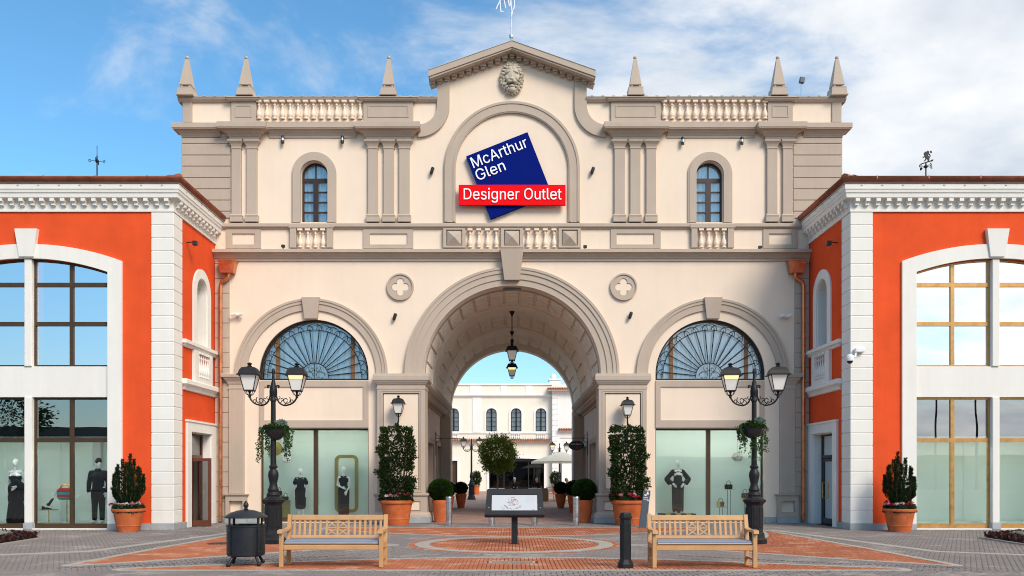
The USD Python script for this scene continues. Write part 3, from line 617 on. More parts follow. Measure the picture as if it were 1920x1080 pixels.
# -- fan windows with wrought ironwork
for s in (-1, 1):
    c = s * FX; y = D + .20; P = arch(c, FZ0, FZ1, FR, 60)
    mxs = [c - .69 * FR, c + .69 * FR]; cuts = [rect(c - FR, mxs[0] - .065, FZ0 + .04, 9), rect(mxs[0] + .065, mxs[1] - .065, FZ0 + .04, 9), rect(mxs[1] + .065, c + FR, FZ0 + .04, 9)]
    fm, panes = window_frame(P, cuts, y)
    w = part(G, 'fan_window', fm, 'wood_frame')
    for g in panes: part(w, 'pane', flat_poly(g.buffer(.01), y + .03), 'house_glass')
    part(w, 'curtain', curtain(c - FR * .98, c + FR * .98, y + .16, FZ0, lambda q: FZ1 + math.sqrt(max(FR ** 2 - (q - c) ** 2, 0)) + .1, 22, .065, 7), 'curtain', smooth=True)
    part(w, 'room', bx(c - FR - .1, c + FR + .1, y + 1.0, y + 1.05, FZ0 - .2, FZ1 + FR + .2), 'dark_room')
    gy = D + .10; R1 = 88 * k; zc = FZ0 + .12; R0 = 26 * k; I = []
    I.append(prism(P.difference(P.buffer(-.05)), D + .06, D + .14))
    def pol(r, a): return (c + r * math.cos(a), gy, zc + r * math.sin(a))
    I.append(tube([pol(R1, a) for a in np.linspace(-.02, math.pi + .02, 50)], .014, 5)); I.append(tube([pol(R0, a) for a in np.linspace(-.1, math.pi + .1, 24)], .016, 5))
    angs = [math.pi * (i + .5) / 16 for i in range(16)]
    for a in angs:
        for da in (-.007, .007): I.append(tube([pol(R0, a + da * 2), pol(R1, a + da)], .009, 4))
        I.append(ball(pol(R1, a), .03, 1))
    for i in range(-1, 16):                                 # scallops that overlap outside the ring
        a0 = angs[i] if i >= 0 else angs[0] - math.pi / 16; a1 = angs[i + 1] if i < 15 else angs[15] + math.pi / 16
        am = (a0 + a1) / 2; hw = (a1 - a0) * .78
        lim = FR - .055 - R1 - .0
        I.append(tube([pol(R1 + lim * max(math.sin(t), 0) ** .8, am - hw * math.cos(t)) for t in np.linspace(.0, math.pi, 13)], .011, 4))
    for q in (-1, 1):                                       # scrolls inside the hub
        I.append(tube([(c + q * (.10 + .045 * t / 3 * math.cos(t)), gy, zc + .27 + .02 * t * math.sin(t) * .9) for t in np.linspace(0.5, 7, 26)], .010, 4))
        I.append(tube([(c + q * (.20 + .15 * math.cos(t)), gy, zc + .02 + .15 * math.sin(t)) for t in np.linspace(0, math.pi, 14)], .011, 4))
        I.append(tube([(c + q * (.16 + .018 * t * math.cos(t)), gy, zc - .03 + .012 * t * math.sin(t)) for t in np.linspace(.5, 6, 20)], .009, 4))
        I.append(tube([(c + q * (.30 + .018 * t * math.cos(t)), gy, zc - .03 + .012 * t * math.sin(t)) for t in np.linspace(.5, 6, 20)], .009, 4))
    I.append(tube([(c, gy, FZ0 + .04), (c, gy, zc + R0)], .013, 5)); I.append(lathe([(.0, 0), (.03, .03), (.0, .12)], 6, (c, gy, zc + .17)))
    part(w, 'iron_grille', cat(I), 'black_iron')

# -- shop windows of the gateway
for s in (-1, 1):
    u, v = mirror(s, SX1, SX0); y = D + .18; mull = s * hx(589.5)
    P = rect(u, v, SZ0, SZ1); cuts = [rect(u + .05, mull - .07, .17, SZ1 - .06), rect(mull + .07, v - .05, .17, SZ1 - .06)]
    w = part(G, 'shop_window', prism(P.difference(unary_union(cuts)), y, y + .1), 'bronze_frame_shaded')
    for g in cuts: b_ = g.bounds; part(w, 'pane', quad(b_[0], b_[2], y + .05, b_[1], b_[3]), 'shop_glass')
    part(w, 'display_floor', bx(u, v, y + .11, y + 1.5, .02, .155), 'display_floor')
    part(w, 'display_ceiling', bx(u - .05, v + .05, y + .28, y + 1.499, SZ1 + .10, SZ1 + .15), 'display_white')
    part(w, 'display_light', bx(u + .05, v - .05, y + .30, y + .35, SZ1 + .05, SZ1 + .085), 'display_light')
    part(w, 'display_backdrop', cat([bx(u - .3, v + .3, y + 1.5, y + 1.55, .02, SZ1 + .3), bx(u - .06, u - .01, y + .3, y + 1.495, .02, SZ1 + .25), bx(v + .01, v + .06, y + .3, y + 1.495, .02, SZ1 + .25)]), 'display_white')
# -- copper downpipes
for s in (-1, 1):
    x = s * hx(414, .12); y = D - .14
    path = [(s * hx(428, .2), D - .17, fz(511, .2)), (s * hx(428, .2), D - .17, fz(519, .2)), (s * hx(422, .2), D - .17, fz(524, .2)), (s * hx(416, .15), D - .15, fz(528, .15)), (x, y, fz(536, .15)), (x, y, 3.0), (x, y, .06)]
    dp = part(G, 'downpipe', tube(path, .062, 12), 'copper', smooth=60)
    part(dp, 'hopper', cat([hull([(s * hx(441, .3), D - .33, fz(488, .3)), (s * hx(409, .3), D - .33, fz(488, .3)), (s * hx(441, .3), D - .01, fz(488, .3)), (s * hx(409, .3), D - .01, fz(488, .3)), (s * hx(437, .3), D - .30, fz(511, .3)), (s * hx(413, .3), D - .30, fz(511, .3)), (s * hx(437, .3), D - .05, fz(511, .3)), (s * hx(413, .3), D - .05, fz(511, .3))]),
                            cbx(s * hx(442, .3), s * hx(408, .3), D - .35, D - .02, fz(489.5, .3), fz(486.5, .3), .01)]), 'copper')
    for zc in (1.2, 3.2, 5.4): part(dp, 'pipe_bracket', cat([lathe([(.075, zc - .02), (.075, zc + .02)], 12, (x, y, 0)), bx(x - .02, x + .02, y, D, zc - .015, zc + .015)]), 'copper')

# ================================================================== THE TWO WINGS
def wing(s, name_label):
    W = world_thing('shop_wing', name_label, 'building', (s * 14.25, WY, 0))
    def xs(a, b): return mirror(s, a, b)
    cx = s * 14.25; half = 2.36; R = 7.52
    zc_in = 7.97 - R
    def seg(h, crown, hw, z0, n=30):
        rr = (hw * hw + h * h) / (2 * h); cz = crown - rr; t = math.asin(hw / rr)
        return Polygon([(cx - hw, z0), (cx + hw, z0)] + [(cx + rr * math.sin(a), cz + rr * math.cos(a)) for a in np.linspace(t, -t, n)])
    inner = seg(.40, 7.98, half, -.02); outer = seg(.50, 8.40, 2.78, 0)
    x0, x1 = xs(WX, 18.6)
    part(W, 'wall', prism(rect(x0, x1, -.05, 10.0).difference(inner), WY, WY + .35), 'orange_stucco')
    part(W, 'side_wall', prism_x(sbox(WY + .351, -.05, D + 2.0, 10.0).difference(unary_union([sbox(26.45, -.1, 28.25, 2.95), Polygon([(26.95, 5.74), (27.9, 5.74)] + arc_pts(27.425, 7.43, .475, 0, math.pi, 24))])), *xs(WX, WX + .35)), 'orange_stucco')
    part(W, 'outer_wall', bx(s * 18.25, s * 18.6, WY + .351, 40, -.05, 10.0), 'orange_stucco')
    part(W, 'rear_wall', bx(x0, x1, 40.001, 40.3, -.05, 10.0), 'orange_stucco')
    part(W, 'window_surround', prism(outer.difference(inner), WY - .07, WY + .02), 'white_trim')
    v = [(cx - .21, WY - .12, 8.02), (cx + .21, WY - .12, 8.02), (cx + .325, WY - .15, 8.83), (cx - .325, WY - .15, 8.83)]
    part(W, 'keystone', hull(v + [(a, WY + .02, c) for a, b, c in v]), 'white_trim')
    # spandrel and mullion post
    part(W, 'spandrel_panel', cbx(cx - half, cx + half, WY + .02, WY + .25, 3.90, 4.81, .01), 'white_trim')
    part(W, 'mullion_post', cat([cbx(cx - .105, cx + .105, WY - .03, WY + .25, .2, 3.899, .012), cbx(cx - .105, cx + .105, WY - .03, WY + .25, 4.811, 7.96, .012)]), 'white_trim')
    part(W, 'plinth', cbx(cx - .13, cx + .13, WY - .06, WY + .25, 0, .198, .01), 'grey_plinth')
    fmat = 'bronze_frame_shaded' if s < 0 else 'gold_frame'  # one bronze on both wings; its shaded and lit looks are in the colours
    y = WY + .12
    for side in (-1, 1):
        a, b = (cx + .106, cx + half - .001) if side > 0 else (cx - half + .001, cx - .106)
        m = .055
        # upper glazing
        P = rect(a, b, 4.815, 9).intersection(inner.buffer(-.004))
        c = cx + side * 1.21
        r1, r2 = 6.08, 7.24
        cuts = [rect(p, q, t, t2) for p, q in ((a + .05, c - m), (c + m, b - .05)) for t, t2 in ((4.86, r1 - .06), (r1 + .06, r2 - .06), (r2 + .06, 9))]
        pan = unary_union(cuts).intersection(P.buffer(-.05))
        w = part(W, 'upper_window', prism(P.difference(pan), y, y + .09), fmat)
        for g in polys(pan): part(w, 'pane', flat_poly(g.buffer(.012), y + .045), 'mirror_glass')
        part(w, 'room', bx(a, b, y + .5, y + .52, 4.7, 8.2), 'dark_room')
        # lower glazing: transom lights and shop panes
        P = rect(a, b, .04, 3.895); tz = 2.64
        cuts = [rect(p, q, t, t2) for p, q in ((a + .05, c - m), (c + m, b - .05)) for t, t2 in ((.17, tz - .06), (tz + .06, 3.84))]
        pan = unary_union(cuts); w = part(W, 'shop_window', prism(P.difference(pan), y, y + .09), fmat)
        for g in polys(pan):
            bb = g.bounds; part(w, 'pane', flat_poly(g.buffer(.012), y + .045), 'transom_glass' if bb[1] > 2.5 else 'shop_glass')
        part(w, 'display_floor', bx(a - .04, b + .0, y + .1, y + 1.7, .03, .15), 'display_floor')
        part(w, 'display_backdrop', cat([bx(a - .1, b + .1, y + 1.7, y + 1.75, .03, 2.75)]), 'display_white')
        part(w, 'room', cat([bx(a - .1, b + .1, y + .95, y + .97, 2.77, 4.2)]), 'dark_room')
        part(w, 'display_ceiling', bx(a - .1, b + .1, y + .10, y + 1.699, 2.70, 2.76), 'display_white')
        part(w, 'display_light', bx(a + .05, b - .05, y + .14, y + .19, 2.66, 2.69), 'display_light')
    part(W, 'display_side', cat([bx(cx - half - .06, cx - half - .01, WY + .36, y + 1.7, .03, 2.75), bx(cx + half + .01, cx + half + .06, WY + .36, y + 1.7, .03, 2.75)]), 'display_white')
    part(W, 'door_sill', bx(cx - half, cx + half, WY - .04, WY + .21, -.02, .035), 'white_trim')
    # corner stones, front and side
    z = .18; n = 0
    part(W, 'corner_core', bx(*xs(WX - .018, WX + .612), WY - .018, WY + .622, .0, 9.34), 'white_trim')
    while z < 9.30:
        h = min(.382, 9.35 - z); a, b = xs(WX - .035, WX + .63)
        part(W, 'quoin_block', cbx(a, b, WY - .035, WY + .64, z + .005, z + h - .005, .014), 'white_trim'); z += .382
    a, b = xs(WX + .631, 14.25 - 2.36); part(W, 'plinth', bx(a, b, WY - .09, WY + .02, 0, .178), 'grey_plinth'); part(W, 'plinth', bx(*xs(14.25 + 2.36, 18.6), WY - .09, WY + .02, 0, .178), 'grey_plinth')
    a, b = xs(WX - .06, WX + .63); part(W, 'plinth', cbx(a, b, WY - .092, WY + .66, -.01, .178, .01), 'grey_plinth')
    a, b = xs(WX - .05, WX + .02); part(W, 'plinth', bx(a, b, WY + .661, 26.11, 0, .176), 'grey_plinth')
    # main cornice, front and side, with brackets
    def run(prof, name, mat):
        A, B = WY, D - .005; xi = s * WX; v, f = [], []
        for d, z in prof: v += [(s * 18.7, A - d, z), (xi - s * d, A - d, z), (xi - s * d, B, z), (xi + s * .3, B, z), (xi + s * .3, A + .3, z), (s * 18.7, A + .3, z)]
        for i in range(len(prof) - 1):
            for j in (0, 1): q = 6 * i + j; f += [(q, q + 1, q + 7), (q, q + 7, q + 6)] if s < 0 else [(q, q + 7, q + 1), (q, q + 6, q + 7)]
        for base, flip in ((0, 1), (6 * (len(prof) - 1), 0)):
            t = [(0, 1, 4), (0, 4, 5), (1, 2, 3), (1, 3, 4)]
            for tri in t:
                tri = tri[::-1] if (flip == 1) == (s < 0) else tri; f.append(tuple(base + q for q in tri))
        part(W, name, trimesh.Trimesh(np.array(v, float), f, process=False), mat)
    run([(.05, 9.352), (.05, 9.40), (.035, 9.405), (.035, 9.60)], 'frieze', 'white_trim')
    run([(.035, 9.601), (.05, 9.66), (.07, 9.69), (.22, 9.72), (.23, 9.83), (.26, 9.86), (.27, 9.93), (.29, 9.945), (.29, 10.08), (.25, 10.10)], 'cornice', 'white_trim')
    run([(.31, 10.10), (.31, 10.125)], 'cornice_sheet', 'lead_cap')
    def bracket(x, y, nx, ny):                              # little scroll bracket under the cornice
        dx, dy = abs(ny) * .062, abs(nx) * .062
        return cat([hull([(x + sx * dx + nx * d, y + sy * dy + ny * d, z) for sx in (-1, 1) for sy in (-1, 1) for d, z in ((.0, 9.718), (.17, 9.718), (.17, 9.62), (.0, 9.56))]),
                    hull([(x + sx * dx * .8 + nx * d, y + sy * dy * .8 + ny * d, z) for sx in (-1, 1) for sy in (-1, 1) for d, z in ((.0, 9.558), (.10, 9.60), (.10, 9.52), (.0, 9.50))])])
    for q in range(28): part(W, 'cornice_bracket', bracket(s * (WX + .12 + .304 * q), WY - .035, 0, -1), 'white_trim')
    for q in range(11): part(W, 'cornice_bracket', bracket(s * (WX - .035), WY + .16 + .304 * q, -s, 0), 'white_trim')
    for q in range(14): x = s * (WX + .2 + .6 * q); part(W, 'cornice_clip', cbx(x - .03, x + .03, WY - .305, WY - .289, 10.03, 10.07, .005), 'lead_cap')
    for q in range(6): y_ = WY + .3 + .6 * q; part(W, 'cornice_clip', cbx(s * (WX - .305), s * (WX - .289), y_ - .03, y_ + .03, 10.03, 10.07, .005), 'lead_cap')
    # gutter and hipped tile roof
    gx, gz = s * (WX - .36), 10.20; gm = 'copper_dark'
    zr = 10.15
    gp = [(s * 18.7, WY - .37, gz), (gx, WY - .37, gz), (gx, D - .04, gz)]
    half_round = [(.0, .075), (.03, .085), (.10, .085), (.10, .06), (.085, -.02), (.04, -.075), (-.02, -.085), (-.08, -.06)]
    v, f = [], []
    for (px_, py_), (ox, oy) in zip(((s * 18.7, WY - .30), (s * (WX - .29), WY - .30), (s * (WX - .29), D - .04)), ((0, -1), (-s, -1), (-s, 0))):
        for d, z in half_round: v.append((px_ + ox * d, py_ + oy * d, gz + z))
    nn = len(half_round)
    for i in (0, 1):
        for j in range(nn - 1): q = i * nn + j; f += [(q, q + nn, q + nn + 1), (q, q + nn + 1, q + 1)]
    gt = part(W, 'gutter', trimesh.Trimesh(np.array(v), f, process=False), gm, smooth=50)
    for q in range(6): x = s * (WX + .6 + 1.5 * q); part(gt, 'gutter_bracket', cbx(x - .02, x + .02, WY - .408, WY - .37, 10.20, 10.295, .004), gm)
    for q in range(2): y_ = WY + 1.0 + 1.5 * q; part(gt, 'gutter_bracket', cbx(s * (WX - .398), s * (WX - .36), y_ - .02, y_ + .02, 10.20, 10.295, .004), gm)
    tan = math.tan(math.radians(15))
    L = 4.3                                                 # hip length
    A = (s * (WX - .30), WY - .31, zr); B = (s * 18.8, WY - .31, zr); C = (s * (WX - .30), 40.3, zr); Hh = (s * (WX - .30 + L), WY - .31 + L, zr + L * tan); H2 = (s * 18.8, WY - .31 + L, zr + L * tan); H3 = (s * (WX - .3 + L), 40.3, zr + L * tan)
    rf = part(W, 'roof', trimesh.Trimesh([A, B, H2, Hh, C, H3], [(0, 1, 2), (0, 2, 3), (0, 3, 5), (0, 5, 4)], process=False), 'roof_tile')
    T = []                                                  # rows of barrel tiles along the eaves and up the hip
    for q in range(38):
        x = s * (WX - .2 + .23 * q)
        for rr in range(3):
            o = rr * .38; d0 = max(0, .0)
            if abs(x) - (WX - .3) < o: continue
            T.append(tube([(x, WY - .33 + o, zr + .045 + o * tan + .015), (x, WY - .33 + o + .42, zr + .035 + (o + .42) * tan)], [.085, .07], 8))
    for q in range(18):
        y_ = WY + .05 + .23 * q
        for rr in range(3):
            o = rr * .38
            if y_ - (WY - .3) < o: continue
            T.append(tube([(s * (WX - .32 + o), y_, zr + .045 + o * tan + .015), (s * (WX - .32 + o + .42), y_, zr + .035 + (o + .42) * tan)], [.085, .07], 8))
    for t in T: part(rf, 'roof_tile', t, 'roof_tile', smooth=50)
    for q in range(9):
        a0, a1 = q * .42, q * .42 + .46; part(rf, 'ridge_tile', tube([(s * (WX - .32 + a), WY - .33 + a, zr + .09 + a * tan + e) for a, e in ((a0, .02), (a1, 0))], [.12, .10], 8), 'roof_tile', smooth=50)
    # side wall: niche window, little balcony, door
    sx = s * WX
    def yprism(poly, p0, p1): a, b = sorted((sx - s * p0, sx - s * p1)); return prism_x(poly, a, b)
    nich = Polygon([(26.95, 5.74), (27.9, 5.74)] + arc_pts(27.425, 7.43, .475, 0, math.pi, 24)); nout = Polygon([(26.66, 5.74), (28.19, 5.74)] + arc_pts(27.425, 7.43, .765, 0, math.pi, 30))
    part(W, 'window_surround', yprism(nout.difference(nich), .05, -.02), 'white_trim')
    part(W, 'niche_lining', prism_x(nich.buffer(-.001).difference(nich.buffer(-.03)), *xs(WX - .002, WX + .355)), 'white_trim')
    nw = part(W, 'window', prism_x(nich.difference(nich.buffer(-.06)).union(sbox(27.39, 5.75, 27.46, 7.9)).union(sbox(26.96, 6.8, 27.89, 6.86)), *xs(WX + .36, WX + .41)), 'dark_wood')
    xg = s * (WX + .39); pv = [(xg, 26.97, 5.76), (xg, 27.88, 5.76), (xg, 27.88, 7.86), (xg, 26.97, 7.86)]
    part(nw, 'pane', trimesh.Trimesh(pv, [(0, 1, 2), (0, 2, 3)], process=False), 'dark_glass'); part(W, 'dark_interior', bx(s * (WX + .5), s * (WX + .52), 26.8, 28.1, 5.6, 8.1), 'dark_room')
    def yloft(y0, y1, prof, name):
        m = loft(y0, y1, .02, 0.0, prof, (1, 0)); vv = m.vertices.copy(); m2 = trimesh.Trimesh(np.stack([sx + s * vv[:, 1], vv[:, 0], vv[:, 2]], 1), m.faces if s < 0 else m.faces[:, ::-1], process=False); part(W, name, m2, 'white_trim')
    yloft(25.95, D - .01, [(.05, 5.52), (.08, 5.55), (.10, 5.60), (.15, 5.62), (.15, 5.72), (.12, 5.735)], 'balcony_rail')
    yloft(25.95, D - .01, [(.03, 4.20), (.06, 4.22), (.08, 4.30), (.14, 4.36), (.18, 4.38), (.18, 4.50), (.15, 4.53)], 'balcony_ledge')
    part(W, 'balcony_panel', cat([yprism(sbox(26.64, 4.535, 26.98, 5.518), .10, -.01), yprism(sbox(27.9, 4.535, 28.2, 5.518), .10, -.01), yprism(sbox(26.98, 4.535, 27.9, 4.70), .10, -.01)]), 'white_trim')
    for q in range(5): part(W, 'baluster', baluster(sx - s * .06, 27.06 + .19 * q, 4.71, .80, .075), 'white_trim', smooth=40)
    dr = sbox(26.12, 0, D - .05, 3.25).difference(sbox(26.45, -.1, 28.25, 2.95))
    part(W, 'door_surround', cat([yprism(dr, .07, -.02), yprism(sbox(26.08, 3.2505, D - .05, 3.31), .10, -.02)]), 'white_trim')
    part(W, 'door_reveal', prism_x(sbox(26.452, 0, 28.248, 2.948).difference(sbox(26.475, -.1, 28.225, 2.925)), *xs(WX - .002, WX + .36)), 'white_trim')
    dmat = 'door_brown' if s < 0 else 'black_plastic'
    fr = sbox(26.45, 0, 28.25, 2.95).difference(unary_union([sbox(26.53, 2.25, 28.17, 2.87), sbox(26.53, -.1, 28.17, 2.15)]))
    df = part(W, 'door_frame', prism_x(fr, *xs(WX + .24, WX + .32)), dmat)
    xg = s * (WX + .28); part(df, 'pane', trimesh.Trimesh([(xg, 26.53, 2.25), (xg, 28.17, 2.25), (xg, 28.17, 2.87), (xg, 26.53, 2.87)], [(0, 1, 2), (0, 2, 3)], process=False), 'house_glass')
    part(W, 'dark_interior', bx(s * (WX + 1.6), s * (WX + 1.62), 25.6, 29.2, 0, 3.3), 'dark_room')
    # door leaf
    lw = 1.62 if s > 0 else .66; leaf = sbox(0, .02, lw, 2.13).difference(sbox(.09, .2, lw - .09, 2.04)); m = prism_x(leaf, -.03, .03); g = trimesh.Trimesh([(0, .09, .2), (0, lw - .09, .2), (0, lw - .09, 2.04), (0, .09, 2.04)], [(0, 1, 2), (0, 2, 3)], process=False)
    hd = cat([tube([(.0, lw - .2, .85), (.09, lw - .2, .85), (.09, lw - .2, 1.35), (.0, lw - .2, 1.35)], .016, 6)])
    ang = -90 if s < 0 else 0
    def place(q): q = turn(q, -s * ang if s > 0 else ang, (0, 0, 1)); return move(q, s * (WX + .28), 26.53, 0) if s > 0 else move(q, -WX - .02, 26.52, 0)
    if s > 0: hd = trimesh.Trimesh(hd.vertices * [-1, 1, 1], hd.faces[:, ::-1], process=False)
    lf = part(W, 'door', place(m), 'door_brown' if s < 0 else 'black_plastic'); part(lf, 'pane', place(g), 'dark_glass'); part(lf, 'handle', place(hd), 'brass')
    return W
wing(-1, 'left orange shop building with white corner stones and an open brown side door')
wing(1, 'right orange shop building with white corner stones and a closed dark side door')
# ================================================================== THE GROUND
single('ground', prism_z(sbox(-260, -160, 260, 260), -.5, -.034), 'ground_joint', 'wide level ground of sandy grey joints under the paving', 'ground', 'structure')
CC = (0.05, 20.1)
disc = Point(CC).buffer(1.99, 48); ring_s = Point(CC).buffer(2.33, 48).difference(disc); ring_o = Point(CC).buffer(2.50, 48).difference(Point(CC).buffer(2.33, 48))
from scipy.interpolate import PchipInterpolator
def spline(pts, n=30):
    p = np.array(pts, float); t = np.r_[0, np.cumsum(np.linalg.norm(np.diff(p, axis=0), axis=1))]; q = np.linspace(0, t[-1], n)
    return np.stack([PchipInterpolator(t, p[:, i])(q) for i in range(2)], 1)
cres_top = spline([(-6.7, 14.8), (-5, 15.5), (-2.6, 16.4), (0, 16.8), (2.6, 16.4), (5, 15.5), (6.7, 14.8)], 40)
cres = Polygon([(6.7, 14.67), (-6.7, 14.67)] + [tuple(p) for p in cres_top])
up = spline([(2.77, 19.75), (4.2, 19.8), (5.5, 20.3), (6.4, 21.6), (7.0, 23.3), (7.3, 25.0)]); lo = spline([(7.95, 15.4), (6.5, 16.55), (5.1, 17.85), (3.9, 18.9), (2.77, 19.75)])
wedge_r = Polygon([tuple(p) for p in up] + [(7.8, 18.4)] + [tuple(p) for p in lo]).buffer(0); wedge_l = affinity.scale(wedge_r, -1, 1, origin=(0, 0))
bb = spline([(-5.6, 25.7), (-3.6, 23.9), (-1.8, 22.95), (0, 22.62), (1.8, 22.95), (3.6, 23.9), (5.6, 25.7)], 40)
band = Polygon([(5.6, 26.2), (-5.6, 26.2)] + [tuple(p) for p in bb])
drain = sbox(-.46, 15.75, .46, 16.12)
orange = unary_union([disc, ring_o, cres, wedge_r, wedge_l, band.difference(Point(CC).buffer(2.52))]).difference(drain.buffer(.02))
strips = unary_union([ring_s] + [p.buffer(.17).difference(p) for p in (cres, wedge_r, wedge_l, band)]).difference(orange.buffer(.001)).difference(Point(CC).buffer(2.52).difference(ring_s)).difference(drain.buffer(.02))
line_l = LineString([(-14.5, 15.2), (-9, 18.1), (-7.6, 25.0)]).buffer(.13); line_r = affinity.scale(line_l, -1, 1, origin=(0, 0))
strips = unary_union([strips, line_l.difference(orange.buffer(.2)), line_r.difference(orange.buffer(.2))])
bed_l = Polygon([(-11.9, 21.75), (-11.75, 19.6), (-11.6, 17.5), (-18, 17.5), (-18, 23.6), (-13.8, 23.0)]); bed_r = affinity.scale(bed_l, -1, 1, origin=(0, 0))
floor_ = sbox(-60, 11.5, 60, 28.64).difference(unary_union([sbox(-60, WY - .07, -WX + .02, 40), sbox(WX - .02, WY - .07, 60, 40), bed_l, bed_r]))
def inside(poly, P):
    from shapely import contains_xy
    return contains_xy(poly, P[:, 0], P[:, 1])
def bricks(C, hl, hw, vert, rot, seed, gap=.0065, top=0.0):  # chamfered blocks: centres, half length/width, which are turned
    r = np.random.default_rng(seed); n = len(C); a = np.where(vert, hw, hl) - gap; b = np.where(vert, hl, hw) - gap; z = top + r.normal(0, .0016, n); tilt = r.normal(0, .006, (n, 2))
    sx = np.array([-1, 1, 1, -1]); sy = np.array([-1, -1, 1, 1]); c_, s_ = math.cos(rot), math.sin(rot); V = []
    for inset, dz in ((0.007, 0.0), (0.0, -.0065), (0.0, -.03)):
        lx = sx * (a[:, None] - inset); ly = sy * (b[:, None] - inset)
        V.append(np.stack([C[:, 0:1] + lx * c_ - ly * s_, C[:, 1:2] + lx * s_ + ly * c_, z[:, None] + dz + (tilt[:, 0:1] * lx + tilt[:, 1:2] * ly) * (dz > -.02)], 2))
    V = np.concatenate(V, 1).reshape(-1, 3); F = [(0, 1, 2), (0, 2, 3)]
    for j in range(4):
        k_ = (j + 1) % 4
        F += [(4 + j, 4 + k_, k_), (4 + j, k_, j), (8 + j, 8 + k_, 4 + k_), (8 + j, 4 + k_, 4 + j)]
    return V, (np.arange(n)[:, None, None] * 12 + np.array(F)[None]).reshape(-1, 3)
def herringbone(region, w, rot, seed):
    x0, y0, x1, y1 = region.bounds; R = math.hypot(x1 - x0, y1 - y0) / 2; cx, cy = (x0 + x1) / 2, (y0 + y1) / 2; m = int(R / w) + 3
    i, j = [q.ravel() for q in np.meshgrid(np.arange(-m, m), np.arange(-m, m))]
    H = (i - j) % 4 == 0; Vv = (i - j) % 4 == 3
    C = np.vstack([np.stack([(i[H] + 1) * w, (j[H] + .5) * w], 1), np.stack([(i[Vv] + .5) * w, (j[Vv] + 1) * w], 1)]); vert = np.r_[np.zeros(H.sum(), bool), np.ones(Vv.sum(), bool)]
    c_, s_ = math.cos(rot), math.sin(rot); C = np.stack([cx + C[:, 0] * c_ - C[:, 1] * s_, cy + C[:, 0] * s_ + C[:, 1] * c_], 1)
    k_ = inside(region, C) & (np.abs(C[:, 0]) < .64 * C[:, 1] + 3.0)
    return bricks(C[k_], w, w / 2, vert[k_], rot, seed)
grey = floor_.difference(unary_union([orange, strips, drain.buffer(.02)]))
mid = grey.intersection(sbox(-60, 11, 60, 14.5)); rest = grey.difference(sbox(-60, 11, 60, 14.5))
single('grey_paving', merge([herringbone(mid, .092, math.radians(0), 1), herringbone(rest.intersection(sbox(-60, 0, 0, 60)), .092, math.radians(28), 2), herringbone(rest.intersection(sbox(0, 0, 60, 60)), .092, math.radians(-28), 3)]), 'paver_grey', 'weathered grey block paving laid in herringbone across the square', 'paving', 'stuff')
def courses(region, l, h, seed):
    x0, y0, x1, y1 = region.bounds; C = []
    for q, x in enumerate(np.arange(x0, x1, h)): ys__ = np.arange(y0 - l, y1 + l, l) + (q % 2) * l / 2; C.append(np.stack([np.full_like(ys__, x + h / 2), ys__], 1))
    C = np.vstack(C); C = C[inside(region, C)]; return bricks(C, l / 2, h / 2, np.ones(len(C), bool), 0, seed, .004)
single('orange_brick_paving', courses(orange, .15, .078, 4), 'brick_orange', 'orange brick paving in a circle, wedges and bands across the square', 'paving', 'stuff')
single('stone_strips', prism_z(strips.intersection(floor_), -.03, .001), 'stone_strip', 'narrow grey stone strips that edge the orange brick shapes', 'paving', 'stuff')
rowc = spline([(3.4, 17.15), (5.2, 16.1), (6.5, 15.45), (7.9, 14.9)], 44); rowc = np.vstack([rowc, rowc * [-1, 1]])
single('cobble_row', bricks(rowc, .045, .04, np.zeros(len(rowc), bool), 0, 6, .004, .006), 'paver_dark', 'dark cobbles in a curved dotted row beside the orange wedges', 'paving', 'stuff')
single('passage_paving', prism_z(sbox(-3.6, 28.645, 3.6, 42.3), -.03, .0), 'passage_paving', 'red brown paved floor running through the arched passage', 'paving', 'structure')
single('courtyard_paving', prism_z(sbox(-30, 42.31, 30, 80), -.03, .0), 'court_paving', 'pale and reddish paving of the courtyard behind the arch', 'paving', 'structure')
dg = thing('floor_drain', 'rectangular iron drain grate set in the orange bricks in front', 'drain', (0, 15.935, 0))
part(dg, 'grate_frame', prism_z(sbox(-.43, -.155, .43, .155).difference(sbox(-.38, -.105, .38, .105)), -.03, .003), 'stone_strip')
for q in range(19): part(dg, 'grate_bar', bx(-.365 + q * .0405 - .011, -.365 + q * .0405 + .011, -.105, .105, -.028, -.004), 'black_iron')
mh = thing('manhole_cover', 'dark round manhole cover in the left orange wedge beside the bin', 'manhole cover', (X(413, 20.15) , 20.15, .004)); part(mh, 'cover', lathe([(.30, -.02), (.30, .0), (.28, .004)], 24), 'black_iron')
for side, bed, where in ((-1, bed_l, 'left'), (1, bed_r, 'right')):
    fb = world_thing('flower_bed', f'low bed of white and burgundy plants at the {where} edge of the square', 'flower bed', (side * 13.5, 21.4, 0))
    part(fb, 'kerb', prism_z(bed.buffer(.0).difference(bed.buffer(-.08)), -.03, .035), 'stone_strip'); part(fb, 'soil', prism_z(bed.buffer(-.081), -.03, .03), 'soil')
    r = np.random.default_rng(40 + side); pts = np.stack([r.uniform(-17.0, -11.6, 30000), r.uniform(17.6, 23.4, 30000)], 1); pts = pts[inside(bed_l.buffer(-.09), pts)]; edge = np.array([bed_l.exterior.distance(Point(p)) for p in pts])
    z = r.uniform(.02, .17, len(pts)); P = np.stack([pts[:, 0] * -side, pts[:, 1], z], 1); red = edge < .62; N = np.tile([0, -.2, 1.0], (len(P), 1))
    part(fb, 'burgundy_plants', leaves(P[red], N[red], .075, 1, .7), 'leaf_burgundy', kind='stuff'); part(fb, 'white_plants', leaves(P[~red] + [0, 0, .03], N[~red], .07, 2, .8), 'leaf_pale', kind='stuff')

